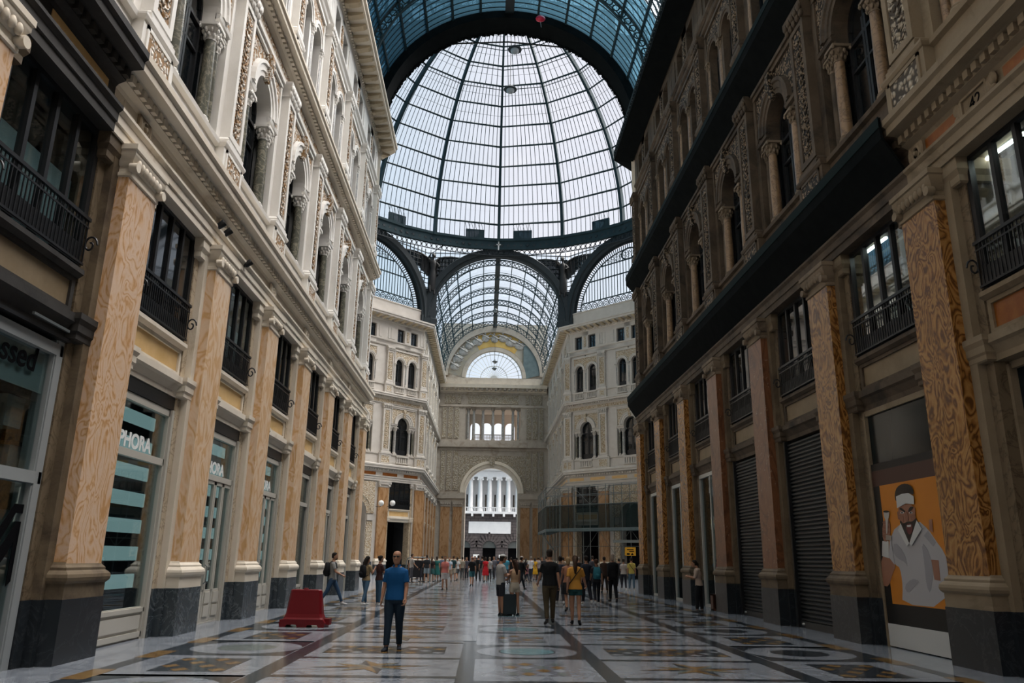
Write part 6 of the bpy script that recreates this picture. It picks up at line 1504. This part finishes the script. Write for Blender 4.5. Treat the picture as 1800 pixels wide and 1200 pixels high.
# crowd before the far arch: figures of a few builds, each with clothes and pose of its own
CROWD = [ # px, py feet, facing, builds, top, bottom, words
 (741, 1022, 60, 'm', BLK, (.03, .03, .04), 'man in black at the left end of the crowd'),
 (749, 1023, 10, 'ms', (.02, .022, .025), (.22, .28, .32), 'man in dark T-shirt and light denim shorts'),
 (758, 1022, -10, 'fk', (.03, .02, .02), (.03, .09, .09), 'woman in dark top and teal skirt'),
 (767, 1022, 5, 'fd', (.02, .12, .11), (.02, .12, .11), 'woman in a teal dress'),
 (789, 1023, 170, 'fs', (.35, .42, .5), (.4, .3, .22), 'woman in pale blue top behind the pink T-shirt'),
 (796, 1021, 0, 'ms', (.015, .04, .045), (.35, .30, .24), 'man in dark teal shirt and beige shorts'),
 (803, 1020, 20, 'fs', (.45, .45, .45), (.1, .1, .1), 'woman in white top in the crowd'),
 (812, 1019, 0, 'mt', (.25, .22, .17), (.06, .06, .06), 'man with khaki shirt facing the arch'),
 (820, 1018, 150, 'm', (.06, .06, .08), (.03, .03, .04), 'man in grey beside the khaki shirt'),
 (840, 1021, -20, 'm', BLK, BLK, 'man in black right of the teal shorts'),
 (847, 1022, 0, 'mt', (.02, .022, .03), (.12, .12, .13), 'man in navy left of the red dress'),
 (853, 1023, 10, 'fd', (.42, .012, .02), (.42, .012, .02), 'woman in a red dress'),
 (860, 1022, 0, 'mt', (.30, .30, .30), (.03, .03, .035), 'man in light grey right of the red dress'),
 (868, 1018, 160, 'mt', (.10, .10, .12), (.05, .05, .06), 'man in charcoal behind the grey T-shirt'),
 (889, 1026, 0, 'mt', (.06, .26, .36), (.04, .05, .07), 'man in sky blue shirt behind the couple'),
 (898, 1024, 15, 'mt', BLK, (.03, .03, .03), 'man in black right of the sky blue shirt'),
 (908, 1021, 0, 'm', (.05, .03, .03), (.04, .04, .05), 'man in dark red-brown shirt'),
 (924, 1021, -10, 'ft', (.02, .02, .025), (.02, .02, .02), 'woman in black left of the white backpack'),
 (926, 1024, 30, 'ft', (.30, .12, .14), (.02, .025, .04), 'child in pink top and dark trousers'),
 (933, 1022, -30, 'mt', (.55, .54, .56), (.02, .025, .04), 'man in white shirt with dark trousers'),
 (940, 1020, 0, 'fd', (.55, .30, .02), (.55, .30, .02), 'woman in a yellow dress'),
 (946, 1020, 10, 'mt', (.32, .28, .27), (.04, .04, .05), 'man in pale grey right of the yellow dress'),
 (953, 1019, 150, 'm', BLK, BLK, 'man in black at the right end of the crowd'),
 (722, 1024, -60, 'mt', (.30, .28, .26), (.06, .06, .07), 'man in pale shirt by the dark sign stand'),
 (733, 1018, 90, 'm', (.05, .05, .06), (.05, .05, .06), 'man in grey far left of the crowd'),
 (776, 1017, 0, 'mt', (.08, .10, .14), (.03, .03, .03), 'man in slate blue right of the teal dress'),
 (817, 1015, 0, 'fs', (.06, .05, .05), (.2, .18, .16), 'woman in dark top and pale shorts far back'),
 (834, 1015, 180, 'mt', (.13, .08, .06), (.03, .03, .04), 'man in brown far back before the theatre'),
 (875, 1014, 0, 'm', (.03, .04, .06), (.03, .03, .04), 'man in navy far back behind the couple'),
 (960, 1018, 0, 'mt', (.03, .03, .035), (.05, .05, .05), 'man in black beside the scaffold'),
 (990, 1030, 0, 'mt', (.20, .14, .10), (.04, .04, .04), 'man in tan before the scaffold'),
 (1018, 1034, 20, 'm', BLK, BLK, 'man in black before the scaffold'),
 (1042, 1030, -10, 'mt', (.05, .05, .06), (.04, .04, .05), 'man in charcoal before the scaffold'),
 (1089, 1030, 0, 'm', (.02, .02, .025), (.02, .02, .02), 'man in black left of the pale top, far right'),
]
ARCH = {'m': dict(sleeve=.96, legs='trousers', pose=STAND), 'mt': dict(sleeve=.36, legs='trousers', pose=mix(WALK_A, thigh_l=10, thigh_r=-8)), 'ms': dict(sleeve=.36, legs='shorts', pose=mix(STAND, arm_l=12, elbow_l=50)),
        'fk': dict(fem=1, sleeve=.36, legs='skirt', hair='long', h=1.63, pose=STAND), 'fd': dict(fem=1, sleeve=.2, legs='dress', hair='bob', h=1.64, hem=.5, pose=mix(WALK_B, thigh_r=6, thigh_l=-5)), 'fs': dict(fem=1, sleeve=.3, legs='shorts', hair='pony', h=1.64, pose=WALK_B), 'ft': dict(fem=1, sleeve=.36, legs='jeans', hair='long', h=1.63, pose=WALK_A)}
DONE = {}; random.seed(21)
for px, py, face, bt, top, bot, words_ in CROWD:
    M4 = stand(px, py, face)
    if bt not in DONE:
        DONE[bt], _, sc = make_person(dict(ARCH[bt], M=M4, voxel=.024, top=top, bottom=bot)); o = DONE[bt]
    else: o = dup(DONE[bt], M4 @ Matrix.Diagonal((sc, sc, sc, 1)))
    q = (random.uniform(.95, 1.04) if bt[0] == 'm' else .95)*(.72 if 'child' in words_ else 1.); o.matrix_local = M4 @ Matrix.Diagonal((q, q, q, 1)); o['label'] = words_; o['group'] = 'crowd before the far arch'
    hc = random.choice([(.018, .013, .010), (.05, .03, .018), (.20, .17, .14), (.03, .02, .015)])
    for c in KIDS[o.name]:
        st = c.name.split('.')[0]; mm = {'top': cloth(top), 'hair': cloth(hc), 'skirt': cloth(bot), 'shorts': cloth(bot), 'jeans': cloth(bot), 'trousers': cloth(bot)}.get(st)
        if mm: c.material_slots[0].link = 'OBJECT'; c.material_slots[0].material = mm
bpy.data.scenes.remove(TMPS)
# things beside people
p = at(893, 1082); r = empty('suitcase', T(p.x, p.y, 0) @ RZ(.5), label='dark suitcase standing between the man in grey and the woman in tan', cat='suitcase', kind='thing')
b = MB(); b.loft([[(-.2, -.12, z), (.2, -.12, z), (.22, -.1, z), (.22, .1, z), (.2, .12, z), (-.2, .12, z), (-.22, .1, z), (-.22, -.1, z)] for z in (.05, .62)]); b.build('shell', cloth((.03, .04, .045)), r)
for s in (-1, 1):
    for q in (-1, 1): b = MB(); b.ell((s*.17, q*.08, .03), .03, .03, .03, 8, 6); b.build('wheel', 'iron', r)
b = MB(); b.tube([(-.12, .08, .6), (-.12, .08, .95), (.12, .08, .95), (.12, .08, .6)], .012, 6); b.build('handle', 'steel', r)
p = at(1257, 1073); r = empty('wooden_crate', T(p.x+.1, p.y, 0), label='small dark wooden stand on the floor right of the woman looking down', cat='crate', kind='thing')
b = MB(); b.box(-.2, .2, -.15, .15, .0, .06); b.box(-.2, -.16, -.15, .15, 0, .55); b.box(.16, .2, -.15, .15, 0, .55); b.box(-.2, .2, -.15, .15, .5, .55); b.box(-.16, .16, .1, .14, .06, .5); b.build('box', plain('dark_wood', (.09, .035, .02), .5, .3), r)
p = at(734, 1022); r = empty('sign_stand', T(p.x, p.y, 0) @ RZ(.2), label='dark board stand with rounded metal frame at the left corner of the crossing', cat='stand', kind='thing')
b = MB(); b.box(-.75, .75, -.02, .02, .3, 1.45); b.build('board', 'iron', r)
b = MB(); b.tube([(-.85, 0, 0), (-.85, 0, 1.35), (-.75, 0, 1.58), (-.6, 0, 1.64), (.6, 0, 1.64), (.75, 0, 1.58), (.85, 0, 1.35), (.85, 0, 0)], .04, 7); b.build('frame', 'steel', r)
for px, lab in ((1043, 'low white door stop at the right')) if 0 else ():
    pass
